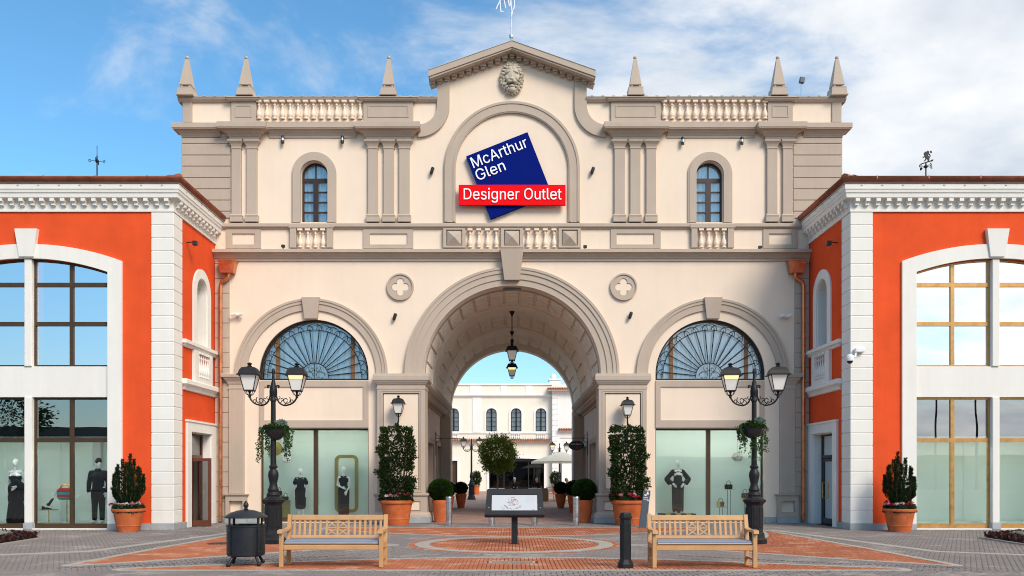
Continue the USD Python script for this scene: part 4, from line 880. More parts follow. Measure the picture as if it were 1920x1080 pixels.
# ================================================================== THINGS ON THE SQUARE
# ---- lantern shared by the lamps: z 0 at its foot, 0.79 tall
def lantern(parent, x, y, z, sc=1.0, lit=False):
    q2 = math.sqrt(2) * sc; P4 = math.pi / 4
    def L4(prof): return lathe([(r * q2, z + h * sc) for r, h in prof], 4, (x, y, 0), P4)
    fr = [L4([(.09, .115), (.118, .12), (.118, .14), (.10, .145)])]
    for sx in (-1, 1):
        for sy in (-1, 1): fr.append(tube([(x + sx * .108 * sc, y + sy * .108 * sc, z + .13 * sc), (x + sx * .19 * sc, y + sy * .19 * sc, z + .49 * sc)], .013 * sc, 4))
        for sy in (-1, 1): fr.append(tube([(x + sx * .10 * sc, y + sy * .10 * sc, z + .13 * sc), (x + sx * .07 * sc, y + sy * .07 * sc, z + .05 * sc), (x, y, z)], .010 * sc, 4))
    fr.append(lathe([(.03 * sc, z), (.035 * sc, z + .03 * sc), (.02 * sc, z + .06 * sc), (.04 * sc, z + .11 * sc)], 8, (x, y, 0)))
    ln = part(parent, 'lantern', cat(fr), 'black_iron')
    part(ln, 'lantern_roof', L4([(.26, .485), (.26, .50), (.225, .515), (.20, .60), (.155, .665), (.06, .69), (.0, .70)]), 'black_iron')
    part(ln, 'finial', lathe([(.055 * sc, z + .69 * sc), (.06 * sc, z + .71 * sc), (.03 * sc, z + .73 * sc), (.065 * sc, z + .765 * sc), (.04 * sc, z + .785 * sc), (.01, z + .80 * sc)], 10, (x, y, 0)), 'black_iron', smooth=50)
    b, t = .104 * sc, .184 * sc; z0, z1 = z + .146 * sc, z + .484 * sc
    for q, (ax, ay, bx_, by) in enumerate(((-1, -1, 1, -1), (1, -1, 1, 1), (1, 1, -1, 1), (-1, 1, -1, -1))):
        part(ln, 'pane', trimesh.Trimesh([(x + ax * b, y + ay * b, z0), (x + bx_ * b, y + by * b, z0), (x + bx_ * t, y + by * t, z1), (x + ax * t, y + ay * t, z1)], [(0, 1, 2), (0, 2, 3)], process=False), 'lamp_glass')
    if lit:
        part(ln, 'bulb', ball((x, y, z + .43 * sc), .07 * sc, 2), 'lamp_lit')
        part(ln, 'lit_glow_pane', trimesh.Trimesh([(x - .15 * sc, y - .182 * sc, z + .40 * sc), (x + .15 * sc, y - .182 * sc, z + .40 * sc), (x + .17 * sc, y - .188 * sc, z + .48 * sc), (x - .17 * sc, y - .188 * sc, z + .48 * sc)], [(0, 1, 2), (0, 2, 3)], process=False), 'lamp_lit')
    return ln
def lamp_post(name, label, loc, rot, lit, group=None):
    t = thing(name, label, 'street lamp', loc, rot, group)
    part(t, 'pedestal', lathe([(.30, 0), (.30, .10), (.285, .12), (.25, .15), (.24, .24), (.215, .27), (.205, .32), (.20, .90), (.21, .93), (.27, .985), (.275, 1.03), (.20, 1.07), (.15, 1.12)], 8, phase=math.pi / 8), 'black_iron')
    for q in range(8):
        a = q * math.pi / 4; c = (.193 * math.cos(a), .193 * math.sin(a)); part(t, 'pedestal_panel', turn(move(cbx(-.008, .008, -.045, .045, .38, .86, .006), c[0], c[1], 0), math.degrees(a), (0, 0, 1), (c[0], c[1], 0)), 'black_iron')
    part(t, 'post', lathe([(.15, 1.10), (.165, 1.15), (.12, 1.22), (.135, 1.27), (.105, 1.32), (.085, 1.40), (.105, 1.50), (.125, 1.60), (.115, 1.68), (.075, 1.76), (.10, 1.79), (.10, 1.82), (.065, 1.86), (.062, 2.5), (.056, 3.35), (.075, 3.37), (.075, 3.41), (.055, 3.44), (.06, 3.5), (.085, 3.58), (.085, 3.66), (.06, 3.72), (.055, 3.78), (.035, 3.86), (.028, 4.0), (.045, 4.04), (.04, 4.10), (.015, 4.14)], 16), 'black_iron', smooth=40)
    for s in (-1, 1):
        def c(*p): return [(s * x, 0, z) for x, z in p]
        sp = lambda p, n: [(s * a, 0, b) for a, b in spline(p, n)]
        arm = [tube(sp([(.07, 3.50), (.10, 3.40), (.16, 3.31), (.27, 3.265), (.39, 3.29), (.49, 3.36), (.55, 3.47)], 24), [.022] * 24, 6), tube(sp([(.07, 3.50), (.075, 3.6), (.06, 3.68), (.09, 3.735), (.135, 3.73), (.13, 3.69)], 16), .018, 6), ball((s * .125, 0, 3.70), .028, 1)]
        arm.append(tube([(s * (.30 + (.02 + .012 * a) * math.cos(a)), 0, 3.39 + (.02 + .012 * a) * math.sin(a)) for a in np.linspace(0, 7, 28)], .010, 4))
        arm.append(tube(sp([(.17, 3.32), (.20, 3.37), (.24, 3.40), (.20, 3.43), (.17, 3.41)], 12), .010, 4)); arm.append(tube(sp([(.42, 3.32), (.40, 3.38), (.44, 3.40), (.46, 3.36)], 12), .010, 4))
        arm.append(tube(sp([(.24, 3.27), (.30, 3.32), (.33, 3.37)], 8), .010, 4)); arm.append(tube(sp([(.10, 3.40), (.14, 3.42), (.16, 3.46), (.13, 3.47)], 8), .009, 4)); arm.append(ball((s * .13, 0, 3.345), .02, 1)); arm.append(ball((s * .55, 0, 3.47), .035, 1))
        part(t, 'arm', cat(arm), 'black_iron', smooth=50)
        lantern(t, s * .55, 0, 3.48, 1.0, lit == s)
    return t
L1 = lamp_post('lamp_post', 'black two-armed lamp post behind the left bench beside the litter bin', (X(512.5, 20.2), 20.2, 0), 4, 1, None)
L2 = lamp_post('lamp_post', 'black two-armed lamp post behind the right bench, its left lantern lit', (X(1414, 20.2), 20.2, 0), -6, -1, None)
copy(L1, 'smaller looking two-armed lamp post seen through the arch left of the tree', (X(884, 54), 54, 0), 10, None, .93)
copy(L2, 'two-armed lamp post seen through the arch beyond the cream parasol', (X(1049, 62), 62, 0), 0, None, .93)

def strand(r, x, y, z, L, n=26, spread=.035):               # one trailing ivy stem
    t = np.linspace(0, 1, n); dx = np.cumsum(r.normal(0, .010, n)); dy = np.cumsum(r.normal(0, .010, n)); return np.stack([x + dx, y + dy, z - t * L], 1)
def hanging_basket(label, loc, side, seed):
    r = np.random.default_rng(seed); t = thing('hanging_basket', label, 'hanging basket', loc)
    part(t, 'bowl', lathe([(.055, -.18), (.12, -.15), (.20, -.07), (.235, .0), (.25, .05), (.25, .09), (.22, .09), (.20, .03)], 18), 'black_plastic', smooth=50)
    part(t, 'soil', lathe([(.0, .05), (.215, .06), (.0, .065)], 12), 'soil')
    P, N = [], []
    for q in range(700):
        a = r.uniform(0, 2 * math.pi); rr = .30 * math.sqrt(r.uniform()); P.append((rr * math.cos(a), rr * math.sin(a), .08 + r.uniform(0, .20) * (1 - rr / .42))); N.append((math.cos(a), math.sin(a), 1))
    part(t, 'foliage', leaves(np.array(P), np.array(N), .075, seed, .55), 'leaf_ball', kind='stuff')
    q = r.normal(0, 1, (260, 3)); q /= np.linalg.norm(q, axis=1, keepdims=True); c = np.array([.13, -.05, .20]) if side < 0 else np.array([.17, -.02, .22]); part(t, 'silver_plant', leaves(c + q * [.13, .13, .09], q, .09, seed + 1, .5), 'leaf_silver', kind='stuff')
    S = []
    spots = [(-.30, .75), (.27, .72)] if side < 0 else [(-.22, .55), (.25, .62), (.02, .75), (-.30, .35)]
    for x, L in spots:
        for q in range(9 if side < 0 else 6):
            xx, yy = x + r.normal(0, .04), r.normal(0, .11); ln = L * r.uniform(.55, 1.1); S.append(strand(r, xx, yy, .10, ln))
    S = np.vstack(S); S = np.repeat(S, 3, 0) + r.normal(0, .018, (len(S) * 3, 3)); part(t, 'trailing_ivy', leaves(S, np.tile([0, -.4, -.6], (len(S), 1)), .045, seed + 2, .75), 'leaf_ivy', kind='stuff')
    return t
hanging_basket('dark bowl with two long ivy trails on the left lamp post', (X(513, 20.0), 20.19, 2.62), -1, 21)
hanging_basket('dark bowl with bushy leaves and thin trails on the right lamp post', (X(1415, 20.0), 20.19, 2.66), 1, 22)

# ---- benches
def bench(label, loc):
    t = thing('garden_bench', label, 'bench', loc)
    W2 = .915; yr = .50
    for s in (-1, 1):
        x = s * (W2 - .035)
        part(t, 'leg', cbx(x - .036, x + .036, -.036, .036, 0, .615, .006), 'teak')
        v = prism_x(Polygon([(yr - .036, 0), (yr + .036, 0), (yr + .036, .42), (yr + .13, .90), (yr + .07, .905), (yr - .036, .45)]), x - .034, x + .034); part(t, 'leg', v, 'teak')
        part(t, 'armrest', prism_x(Polygon([(-.11, .60), (-.10, .655), (.05, .665), (.3, .650), (yr + .06, .68), (yr + .055, .645), (.3, .615), (.05, .617)]), x - .045, x + .045), 'teak')
        part(t, 'side_rail', bx(x - .025, x + .025, .037, yr - .037, .33, .42), 'teak'); part(t, 'stretcher', bx(x - .02, x + .02, .037, yr - .037, .12, .16), 'teak')
    a, b = -W2 + .072, W2 - .072
    part(t, 'front_rail', cbx(a, b, -.022, .022, .305, .39, .006), 'teak'); part(t, 'back_rail', bx(a, b, yr - .02, yr + .02, .33, .39), 'teak')
    for q in range(5): y = .03 + q * .095; part(t, 'seat_slat', cbx(a + .001, b - .001, y, y + .075, .392, .412, .004), 'teak')
    def lean(m): return turn(m, -11, (1, 0, 0), (0, yr + .01, .45))
    part(t, 'top_rail', lean(cbx(a, b, yr - .012, yr + .03, .80, .90, .01)), 'teak'); part(t, 'lower_back_rail', lean(cbx(a, b, yr - .008, yr + .026, .47, .53, .006)), 'teak')
    pw = .20
    for q in range(6):
        for s in (-1, 1): x = s * (pw + .115 + q * .0945); part(t, 'back_slat', lean(cbx(x - .022, x + .022, yr, yr + .018, .531, .799, .004)), 'teak')
    for x in (-pw, 0, pw): part(t, 'back_slat', lean(cbx(x - .02, x + .02, yr - .002, yr + .020, .531, .799, .004)), 'teak')
    part(t, 'lattice_bar', cat([lean(cbx(-pw + .021, -.021, yr, yr + .018, .655, .675, .003)), ]), 'teak'); part(t, 'lattice_bar', lean(cbx(.021, pw - .021, yr, yr + .018, .655, .675, .003)), 'teak')
    for cx in (-pw / 2, pw / 2):
        for cz in (.593, .737):
            for k_, sg in enumerate((-1, 1)):
                m = cbx(-.088, .088, yr + .001 + k_ * .001, yr + .016 + k_ * .001, -.011, .011, .003); m = turn(m, sg * 35, (0, 1, 0)); part(t, 'lattice_bar', lean(move(m, cx, 0, cz)), 'teak')
    c = part(t, 'seat_cushion', cbx(a + .01, b - .01, .0, .47, .416, .472, .018), 'cushion')
    part(c, 'piping', cat([tube([(a + .02, -.002, z), (b - .02, -.002, z)], .005, 5) for z in (.424,)]), 'cushion_piping')
    return t
B1 = bench('slatted teak bench with grey cushion on the left, beside the litter bin', (-3.19, 15.06, 0))
copy(B1, 'slatted teak bench with grey cushion on the right, beside the black bollard', (3.375, 14.96, 0))

# ---- litter bin
t = thing('litter_bin', 'round black litter bin with a domed roof beside the left bench', 'litter bin', (X(460.5, 15.4), 15.42, 0), 20)
part(t, 'body', lathe([(.30, .17), (.325, .18), (.335, .20), (.335, .69), (.345, .70), (.345, .725), (.30, .725), (.30, .60)], 40), 'bin_paint', smooth=40)
part(t, 'roof', lathe([(.375, .855), (.385, .862), (.37, .885), (.27, .945), (.15, .985), (.05, 1.0)], 40), 'bin_paint', smooth=40)
part(t, 'finial', lathe([(.03, .998), (.045, 1.01), (.025, 1.03), (.045, 1.06), (.048, 1.09), (.03, 1.13), (.006, 1.16)], 14), 'bin_paint', smooth=50)
for q in range(4):
    a = q * math.pi / 2 + .6; c, s = math.cos(a), math.sin(a)
    part(t, 'post', bx(-.02, .02, -.009, .009, .2, .87).apply_transform(trimesh.transformations.rotation_matrix(a + math.pi / 2, (0, 0, 1))).apply_translation((.348 * c, .348 * s, 0)), 'bin_paint')
    part(t, 'foot', cat([tube([(.27 * c, .27 * s, .19), (.31 * c, .31 * s, .12), (.36 * c, .36 * s, .05)], .024, 8), ball((.37 * c, .37 * s, .035), .042, 2, (1, 1, .82))]), 'bin_paint', smooth=50)
    for z in (.25, .64): part(t, 'bolt', ball((.362 * c, .362 * s, z), .016, 1), 'bin_paint')
part(t, 'liner', lathe([(.0, .55), (.295, .56), (.0, .565)], 24), 'black_plastic')

# ---- bollards
t = thing('iron_bollard', 'black octagonal cast iron bollard beside the right bench', 'bollard', (1.99, 14.97, 0), 22.5)
part(t, 'base', lathe([(.145, 0), (.145, .07), (.135, .09), (.115, .12), (.105, .15)], 8), 'black_iron'); part(t, 'shaft', lathe([(.10, .151), (.098, .84), (.105, .86)], 8), 'black_iron')
part(t, 'cap', lathe([(.105, .861), (.118, .87), (.118, .905), (.105, .92), (.105, .94), (.09, .965), (.02, .975)], 8), 'black_iron')
for q in range(8):
    a = (q + .5) * math.pi / 4; d = .0915; part(t, 'panel', turn(move(cbx(-.004, .004, -.022, .022, .22, .78, .003), d * math.cos(a), d * math.sin(a), 0), math.degrees(a), (0, 0, 1), (d * math.cos(a), d * math.sin(a), 0)), 'black_iron')
t = thing('steel_bollard', 'brushed steel bollard farthest left in the row across the arch', 'bollard', (-2.0, 27.1, 0), 0, 'steel bollards across the arch')
part(t, 'shaft', lathe([(.10, 0), (.10, .84)], 28), 'steel', smooth=40); part(t, 'cap', lathe([(.092, .84), (.092, .855), (.104, .857), (.104, .905), (.096, .915), (.0, .918)], 28), 'steel', smooth=40)
SB = t
copy(SB, 'brushed steel bollard showing left of the map stand post', (-.65, 27.1, 0)); copy(SB, 'brushed steel bollard showing right of the map stand post', (.706, 27.1, 0)); copy(SB, 'brushed steel bollard farthest right in the row across the arch', (2.035, 27.1, 0))

# ---- map stand
t = thing('map_stand', 'black lectern with a printed site map in the paving circle', 'map stand', (.06, 20.05, 0))
part(t, 'post', cbx(-.073, .073, -.05, .05, 0, .80, .012), 'sign_frame'); part(t, 'foot_plate', cbx(-.12, .12, -.09, .09, 0, .012, .003), 'sign_frame')
TL = 36                                                     # lean of the board
def board(m): return move(turn(m, -TL, (1, 0, 0)), 0, -.22, .70)
bw0, bw1, bh = .69, .655, .70
outer_ = Polygon([(-bw0, 0), (bw0, 0), (bw1, bh), (bw1 - .03, bh + .02), (-bw1 + .03, bh + .02), (-bw1, bh)]); scr = rect(-.535, .535, .115, .555)
part(t, 'board', board(prism(outer_, .012, .06)), 'sign_frame'); part(t, 'board_rim', board(prism(outer_.difference(scr), -.004, .0119)), 'sign_frame')
part(t, 'front_lip', board(cbx(-bw0 - .012, bw0 + .012, -.05, .065, -.055, -.001, .02)), 'sign_frame')
for s in (-1, 1): part(t, 'screw', board(ball((s * .60, -.005, .18), .012, 1)), 'steel')
sh = part(t, 'map_sheet', board(prism(scr.buffer(-.002), .006, .0115)), 'paper_white')
r = random.Random(3); groups = {'map_grey': [], 'map_dark': [], 'map_red': []}
def blob(m, x, z, w, h, a): groups[m].append(board(prism(affinity.rotate(rect(x - w / 2, x + w / 2, z - h / 2, z + h / 2), a), .0035, .0055)))
for q in range(70):
    a = r.uniform(math.pi * 1.02, math.pi * 1.98); rr = r.uniform(.82, 1.0); blob('map_dark' if r.random() < .6 else 'map_grey', -.04 + .20 * rr * math.cos(a), .27 + .125 * rr * math.sin(a), r.uniform(.006, .028), r.uniform(.004, .012), math.degrees(a) + 90)
for q in range(90): blob(r.choice(['map_red', 'map_red', 'map_grey', 'map_dark']), r.gauss(-.04, .065), r.uniform(.25, .50), r.uniform(.008, .034), r.uniform(.004, .014), r.uniform(-20, 20))
for q in range(26): blob('map_grey', r.uniform(-.32, .18), r.uniform(.15, .5), r.uniform(.004, .016), .004, r.uniform(-10, 60))
for q in range(7): blob('map_dark', -.28 + r.uniform(-.06, .05), .15 + r.uniform(-.01, .05), .02, .006, 20)
for c_ in range(4):
    for q in range(9): blob('map_grey', .29 + c_ * .055, .53 - q * .022, .034, .0045, 0)
blob('map_dark', .44, .135, .04, .012, -15)
for m, l in groups.items(): part(sh, 'map_print', cat(l), m, kind='stuff')

# ---- leaning direction sign
t = thing('direction_sign', 'slim slate sign with white arrows leaning beside the right hedge pot', 'sign', (X(1204.5, 26.1), 26.1, 0))
def lean2(m): v = m.vertices; m = m.copy(); m.vertices = np.stack([v[:, 0] + v[:, 2] * .13, v[:, 1] + .05 * v[:, 2], v[:, 2]], 1); return m
part(t, 'slab', lean2(cbx(-.108, .108, -.03, .03, 0, 1.13, .006)), 'slate_sign')
def put(m, x, z): return lean2(move(m, x, -.031, z))
mk = [prism(Polygon([(-.03, 0), (.03, 0), (.03, .02), (.014, .02), (.014, .05), (.022, .05), (0, .075), (-.022, .05), (-.014, .05), (-.014, .02), (-.03, .02)]), -.003, 0)]
part(t, 'emblem', put(mk[0], .03, 1.03), 'letter_white')
arrow = Polygon([(0, .018), (.028, .036), (.028, .026), (.075, .026), (.075, .010), (.028, .010), (.028, 0)])
part(t, 'arrow', put(prism(arrow, -.003, 0), -.06, .955), 'letter_white'); part(t, 'arrow', put(prism(affinity.scale(arrow, -1, 1), -.003, 0), .03, .80), 'letter_white')
for z, l in ((1.005, .16), (.905, .15), (.86, .17)): part(t, 'text_line', put(prism(unary_union([rect(-.08 + q * .022, -.08 + q * .022 + .016, 0, .014 + .005 * (q % 2)) for q in range(int(l / .022))]), -.002, 0), 0, z), 'letter_white', kind='stuff')

# ---- plant pots
def pot_profile(R, Rb, H): return [(Rb, 0), (Rb * 1.01, .02), (Rb + (R - Rb) * .22, H * .24), (Rb + (R - Rb) * .22 + .012, H * .25), (Rb + (R - Rb) * .22 + .012, H * .28), (Rb + (R - Rb) * .24, H * .29), (R - .05, H * .86), (R - .01, H * .88), (R, H * .91), (R, H * .985), (R - .02, H), (R - .07, H), (R - .085, H * .88)]
def flowers(t, R, z, seed, n=34):
    r = np.random.default_rng(seed); a = r.uniform(0, 2 * math.pi, 1500); rr = R * np.sqrt(r.uniform(.3, 1.15, 1500)); P = np.stack([rr * np.cos(a), rr * np.sin(a), z + r.uniform(-.03, .13, 1500) - .05 * (rr > R)], 1)
    part(t, 'flower_leaves', leaves(P, np.stack([np.cos(a), np.sin(a), np.ones_like(a)], 1), .085, seed, .8), 'leaf_flower', kind='stuff')
    for c in range(n):
        a = r.uniform(0, 2 * math.pi); rr = R * r.uniform(.6, 1.12); m = ['petal_red', 'petal_white', 'petal_red', 'petal_white', 'petal_pink'][c % 5]; q = r.normal(0, 1, (26, 3)); q[:, 2] = np.abs(q[:, 2]); q /= np.linalg.norm(q, axis=1, keepdims=True)
        part(t, 'flower_head', leaves(np.array([rr * math.cos(a), rr * math.sin(a), z + r.uniform(.10, .19)]) + q * [.055, .055, .06], q, .06, seed + c, .8), m)
def hedge_pot(label, loc, seed):
    t = thing('hedge_planter', label, 'plant pot', loc); r = np.random.default_rng(seed); H = .80
    part(t, 'pot', lathe(pot_profile(.54, .37, H), 40), 'terracotta', smooth=35); part(t, 'soil', lathe([(.0, .72), (.47, .74), (.0, .75)], 20), 'soil')
    flowers(t, .46, H, seed + 3)
    n = 9800; P = np.stack([r.uniform(-.54, .54, n), r.uniform(-.40, .40, n), r.uniform(.78, 3.10, n)], 1)
    wob = .09 * (meshkit.fbm(P * 2.4, 3, seed) - .5) * 2; k_ = np.maximum(np.abs(P[:, 0]) / .54, np.abs(P[:, 1]) / .40); keep = (meshkit.noise(P * 3.6, seed) < .74) & ((k_ > .5) | (r.uniform(size=n) < .3)); P = P[keep]; rnd = (np.abs(P[:, 0]) / .55) ** 4 + (np.abs(P[:, 1]) / .41) ** 4 + (np.clip(P[:, 2] - 2.7, 0, 1) / .46) ** 4 < 1.15; P = P[rnd]; keep = np.flatnonzero(keep)[rnd]
    side = np.stack([P[:, 0] / .54, P[:, 1] / .4, np.clip((P[:, 2] - 2.6), 0, 1)], 1); P = P + side * wob[keep][:, None] * 1.3; P[:, 2] += .12 * meshkit.noise(P * [5, 5, 0], seed + 1) * (P[:, 2] > 2.9)
    side[:, 2] += .55; part(t, 'hedge', leaves(P, side, .105, seed, .46, .6), 'leaf_box', kind='stuff')
    Q = np.array([(s * .545 * q / .545, -.30 * (.5 + .5 * a), z) for s, q, a, z in ((1, .56, 1, 1.25), (1, .58, .6, 1.45), (-1, .55, .8, 2.4), (1, .55, .9, 2.2), (-1, .56, .5, 1.7))]); Q = np.repeat(Q, 70, 0) + r.normal(0, .055, (350, 3)); part(t, 'hedge_sprigs', leaves(Q, Q * [1, 1, 0] + [0, 0, .4], .10, seed + 9, .46), 'leaf_box', kind='stuff')
    for q in range(7): x, y = r.uniform(-.35, .35), r.uniform(-.2, .2); part(t, 'stem', tube([(x * .4, y * .4, .74), (x * .8, y * .8, 1.3), (x, y, 2.0), (x * 1.1, y * 1.1, 2.9)], [.022, .018, .013, .006], 5), 'bark')
    return t
hedge_pot('tall clipped hedge with cyclamen in a terracotta pot at the left arch pier', (X(743.5, 27.2), 27.25, 0), 51)
hedge_pot('tall clipped hedge with cyclamen in a terracotta pot at the right arch pier', (X(1177, 27.2), 27.25, 0), 63)
def shrub_pot(label, loc, seed, sx=1):
    t = thing('shrub_planter', label, 'plant pot', loc); r = np.random.default_rng(seed); H = .66
    part(t, 'pot', lathe(pot_profile(.455, .29, H), 36), 'terracotta', smooth=35); part(t, 'soil', lathe([(.0, .59), (.39, .61), (.0, .62)], 20), 'soil'); flowers(t, .40, H - .02, seed + 3, 24)
    P, N = [], []
    leaders = [(0.05, 0, 2.24, .11), (-.14, -.06, 2.08, .11), (.15, .02, 2.06, .11), (-.32, .04, 1.93, .10), (.30, -.05, 1.86, .10), (.05, -.24, 1.92, .11), (-.05, .22, 1.98, .11), (.24, .2, 1.8, .10), (-.24, -.2, 1.78, .11), (.2, -.22, 1.70, .11), (.40, .05, 1.66, .09), (-.41, -.02, 1.62, .09), (-.34, -.12, 1.35, .09), (.33, -.15, 1.32, .09), (0, -.15, 1.5, .13)]
    for i, (x, y, zt, w) in enumerate(leaders):
        x *= sx; zt += r.uniform(-.06, .06); n = 620; u = r.uniform(0, 1, n) ** .8; a = r.uniform(0, 2 * math.pi, n); rad = w * (1.15 - u) ** .6 * (.35 + .65 * r.uniform(size=n)) * (.6 + .8 * meshkit.noise(np.stack([u * 9, a, np.full(n, i)], 1), seed))
        cx = x * np.minimum(.25 + u * 1.5, 1) ; cy = y * np.minimum(.25 + u * 1.5, 1); z = .72 + (zt - .72) * u
        P.append(np.stack([cx + rad * np.cos(a), cy + rad * np.sin(a), z], 1)); N.append(np.stack([np.cos(a), np.sin(a), np.full(n, 1.2)], 1))
    part(t, 'shrub', leaves(np.vstack(P), np.vstack(N), .075, seed, .34, .35), 'leaf_conifer', kind='stuff')
    for x, y, zt, w in leaders: part(t, 'stem', tube([(x * sx * .1, y * .1, .6), (x * sx * .9, y * .9, 1.15), (x * sx, y, zt - .1)], [.016, .012, .004], 4), 'bark')
    return t
shrub_pot('upright dark shrub in a terracotta pot at the left orange building', (X(241, 24.25), 24.25, 0), 71, 1)
shrub_pot('upright dark shrub in a terracotta pot at the right orange building', (X(1686.5, 24.25), 24.25, 0), 77, -1)
def ball_pot(label, loc, R, H, rt, rb, seed, leaf='leaf_ball', n=7500):
    t = thing('topiary_ball', label, 'plant pot', loc); r = np.random.default_rng(seed)
    part(t, 'pot', lathe([(rb, 0), (rb * 1.02, .02), (rt * .97, H * .86), (rt, H * .88), (rt, H * .99), (rt - .02, H), (rt - .05, H), (rt - .06, H * .9)], 30), 'terracotta', smooth=35); part(t, 'soil', lathe([(.0, H * .9), (rt - .05, H * .92), (.0, H * .93)], 16), 'soil')
    q = r.normal(0, 1, (n, 3)); q /= np.linalg.norm(q, axis=1, keepdims=True); k_ = 1 + .05 * (meshkit.fbm(q * 3 + 5, 3, seed) - .5) * 2; c = np.array([0, 0, H + R * .80])
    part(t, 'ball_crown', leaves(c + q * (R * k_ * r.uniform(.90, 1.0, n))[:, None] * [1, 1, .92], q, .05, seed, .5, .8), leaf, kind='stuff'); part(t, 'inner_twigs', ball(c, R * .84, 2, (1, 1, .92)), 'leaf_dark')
    part(t, 'stem', tube([(0, 0, H * .9), (0, 0, H + R * .4)], .03, 6), 'bark')
    return t
ball_pot('clipped green ball in a pale terracotta pot inside the left arch pier', (-2.42, 28.9, 0), .42, .76, .29, .20, 81)
ball_pot('clipped green ball in a pale terracotta pot inside the right arch pier', (2.45, 28.9, 0), .42, .76, .29, .20, 82)
ball_pot('dark green ball in a tall pot at the far left end of the passage', (-2.45, 41.0, 0), .34, .68, .27, .16, 83, 'leaf_dark', 2600)
ball_pot('dark green ball in a tall pot at the far right end of the passage', (2.34, 41.0, 0), .34, .68, .27, .16, 84, 'leaf_dark', 2600)
ball_pot('dark green ball half hidden behind the nearer left ball plant', (-2.72, 36.2, 0), .36, .70, .27, .17, 85, 'leaf_dark', 2600)
ball_pot('dark green ball half hidden behind the nearer right ball plant', (2.62, 36.2, 0), .38, .72, .27, .17, 86, 'leaf_dark', 2600)

# ---- lamps and signs on the building
def wall_lantern(label, loc, s):
    t = thing('wall_lantern', label, 'wall lamp', loc)
    part(t, 'bracket', cat([tube([(s * -.03, .28, -.55), (s * -.05, .16, -.42), (s * -.07, .08, -.30), (s * -.02, .02, -.20), (0, 0, -.12), (0, 0, 0)], [.035, .04, .045, .035, .025, .025], 8), ball((s * -.08, .05, -.24), .06, 2), cbx(-.07, .07, .26, .30, -.75, -.4, .01)]), 'black_iron', smooth=50)
    lantern(t, 0, 0, 0, .90, False); return t
wall_lantern('black wall lantern on the left arch pier above the hedge', (X(747, 28.1), 28.1, Z(782, 28.1)), 1)
wall_lantern('black wall lantern on the right arch pier above the hedge', (X(1176.5, 28.1), 28.1, Z(785, 28.1)), -1)
def hang_lantern(label, Y, zb, sc, lit):
    t = thing('hanging_lantern', label, 'hanging lamp', (0, Y, 0)); zt = AZ + 2.985
    part(t, 'rod', cat([tube([(0, 0, zb + .78 * sc), (0, 0, zt - .12)], .022, 6), lathe([(.02, zt - .2), (.10, zt - .02), (.10, zt)], 10), lathe([(.03, zt - 1.32), (.06, zt - 1.27), (.03, zt - 1.22)], 8), lathe([(.03, zb + .78 * sc), (.08, zb + .86 * sc), (.05, zb + .95 * sc)], 8)]), 'black_iron')
    lantern(t, 0, 0, zb, sc, lit); return t
hang_lantern('nearer of two black lanterns hanging from the passage vault', 33.2, 5.93, 1.0, False)
hang_lantern('farther, warmly lit lantern hanging lower in view in the passage', 37.9, 5.86, 1.0, True)
def sign_bracket(parent, x, z, s, L):
    part(parent, 'bracket', cat([tube([(x, 0, z - .75), (x, 0, z + .30)], .018, 6), tube([(x, 0, z), (x + s * L, 0, z)], .014, 6), tube([(x, 0, z - .22), (x + s * .12, 0, z - .14), (x + s * .22, 0, z)], .010, 5), tube([(x, 0, z + .2), (x + s * .10, 0, z + .13), (x + s * .16, 0, z)], .010, 5)]), 'black_iron')
t = thing('oval_sign', 'black oval shop sign hanging from an iron bracket in the passage', 'sign', (0, 38.7, 0)); sign_bracket(t, 3.41, Z(821.5, 38.7), -1, 1.25)
ox, oz = X(1080.5, 38.7), Z(835.3, 38.7); el = affinity.scale(Point(ox, oz).buffer(1, 40), .355, .215)
part(t, 'plate', prism(el, -.02, .02), 'black_plastic'); part(t, 'lettering', move(text('Rosso Intenso', .062, .52, False, .004), ox - .26, -.021, oz + .03), 'letter_white'); part(t, 'emblem', prism(affinity.rotate(affinity.scale(Point(ox, oz - .10).buffer(1, 12), .022, .055), -25), -.024, -.0205), 'sign_red')
part(t, 'hanger', cat([tube([(ox + d, 0, oz + .17), (ox + d, 0, Z(821.5, 38.7))], .006, 4) for d in (-.12, .12)]), 'black_iron')
t = thing('sign_bracket', 'bare iron sign bracket on the left passage wall', 'bracket', (0, 38.2, 0)); sign_bracket(t, -3.41, Z(822, 38.2), 1, 1.15)

# ---- shop sign over the arch
SY = D - .17
t = world_thing('outlet_sign', 'tilted blue square and red bar sign above the arch', 'sign', (0, D, Z(420, D)))
def sp_(px, py, y=SY): return np.array([X(px, y), Z(py, y)])
tl, tr, bl = sp_(874, 293), sp_(989, 247.6), sp_(920, 410); br = tr + bl - tl
part(t, 'blue_panel', prism(Polygon([tuple(tl), tuple(tr), tuple(br), tuple(bl)]), SY, D - .015), 'sign_blue')
part(t, 'red_panel', cbx(*[sp_(860, 0, SY - .1)[0], sp_(1060.6, 0, SY - .1)[0]], SY - .10, SY - .002, sp_(0, 384.5, SY - .1)[1], sp_(0, 346.5, SY - .1)[1], .006), 'sign_red')
ang = math.degrees(math.atan2(tr[1] - tl[1], tr[0] - tl[0])); kk = SY / FOCAL
for word, px, py, h, w in (('McArthur', 888.3, 315.8, 20.4, 110.5), ('Glen', 896.5, 339.3, 20.4, 56.5)):
    m = text(word, h * kk, w * kk, False, .025); o_ = sp_(px, py); part(t, 'lettering', move(turn(m, -ang, (0, 1, 0)), o_[0], SY - .001, o_[1]), 'letter_white')
m = text('Designer Outlet', 20.6 * kk, 182.5 * kk, False, .025); o_ = sp_(869.5, 374, SY - .1); part(t, 'lettering', move(m, o_[0], SY - .101, o_[1]), 'letter_white')

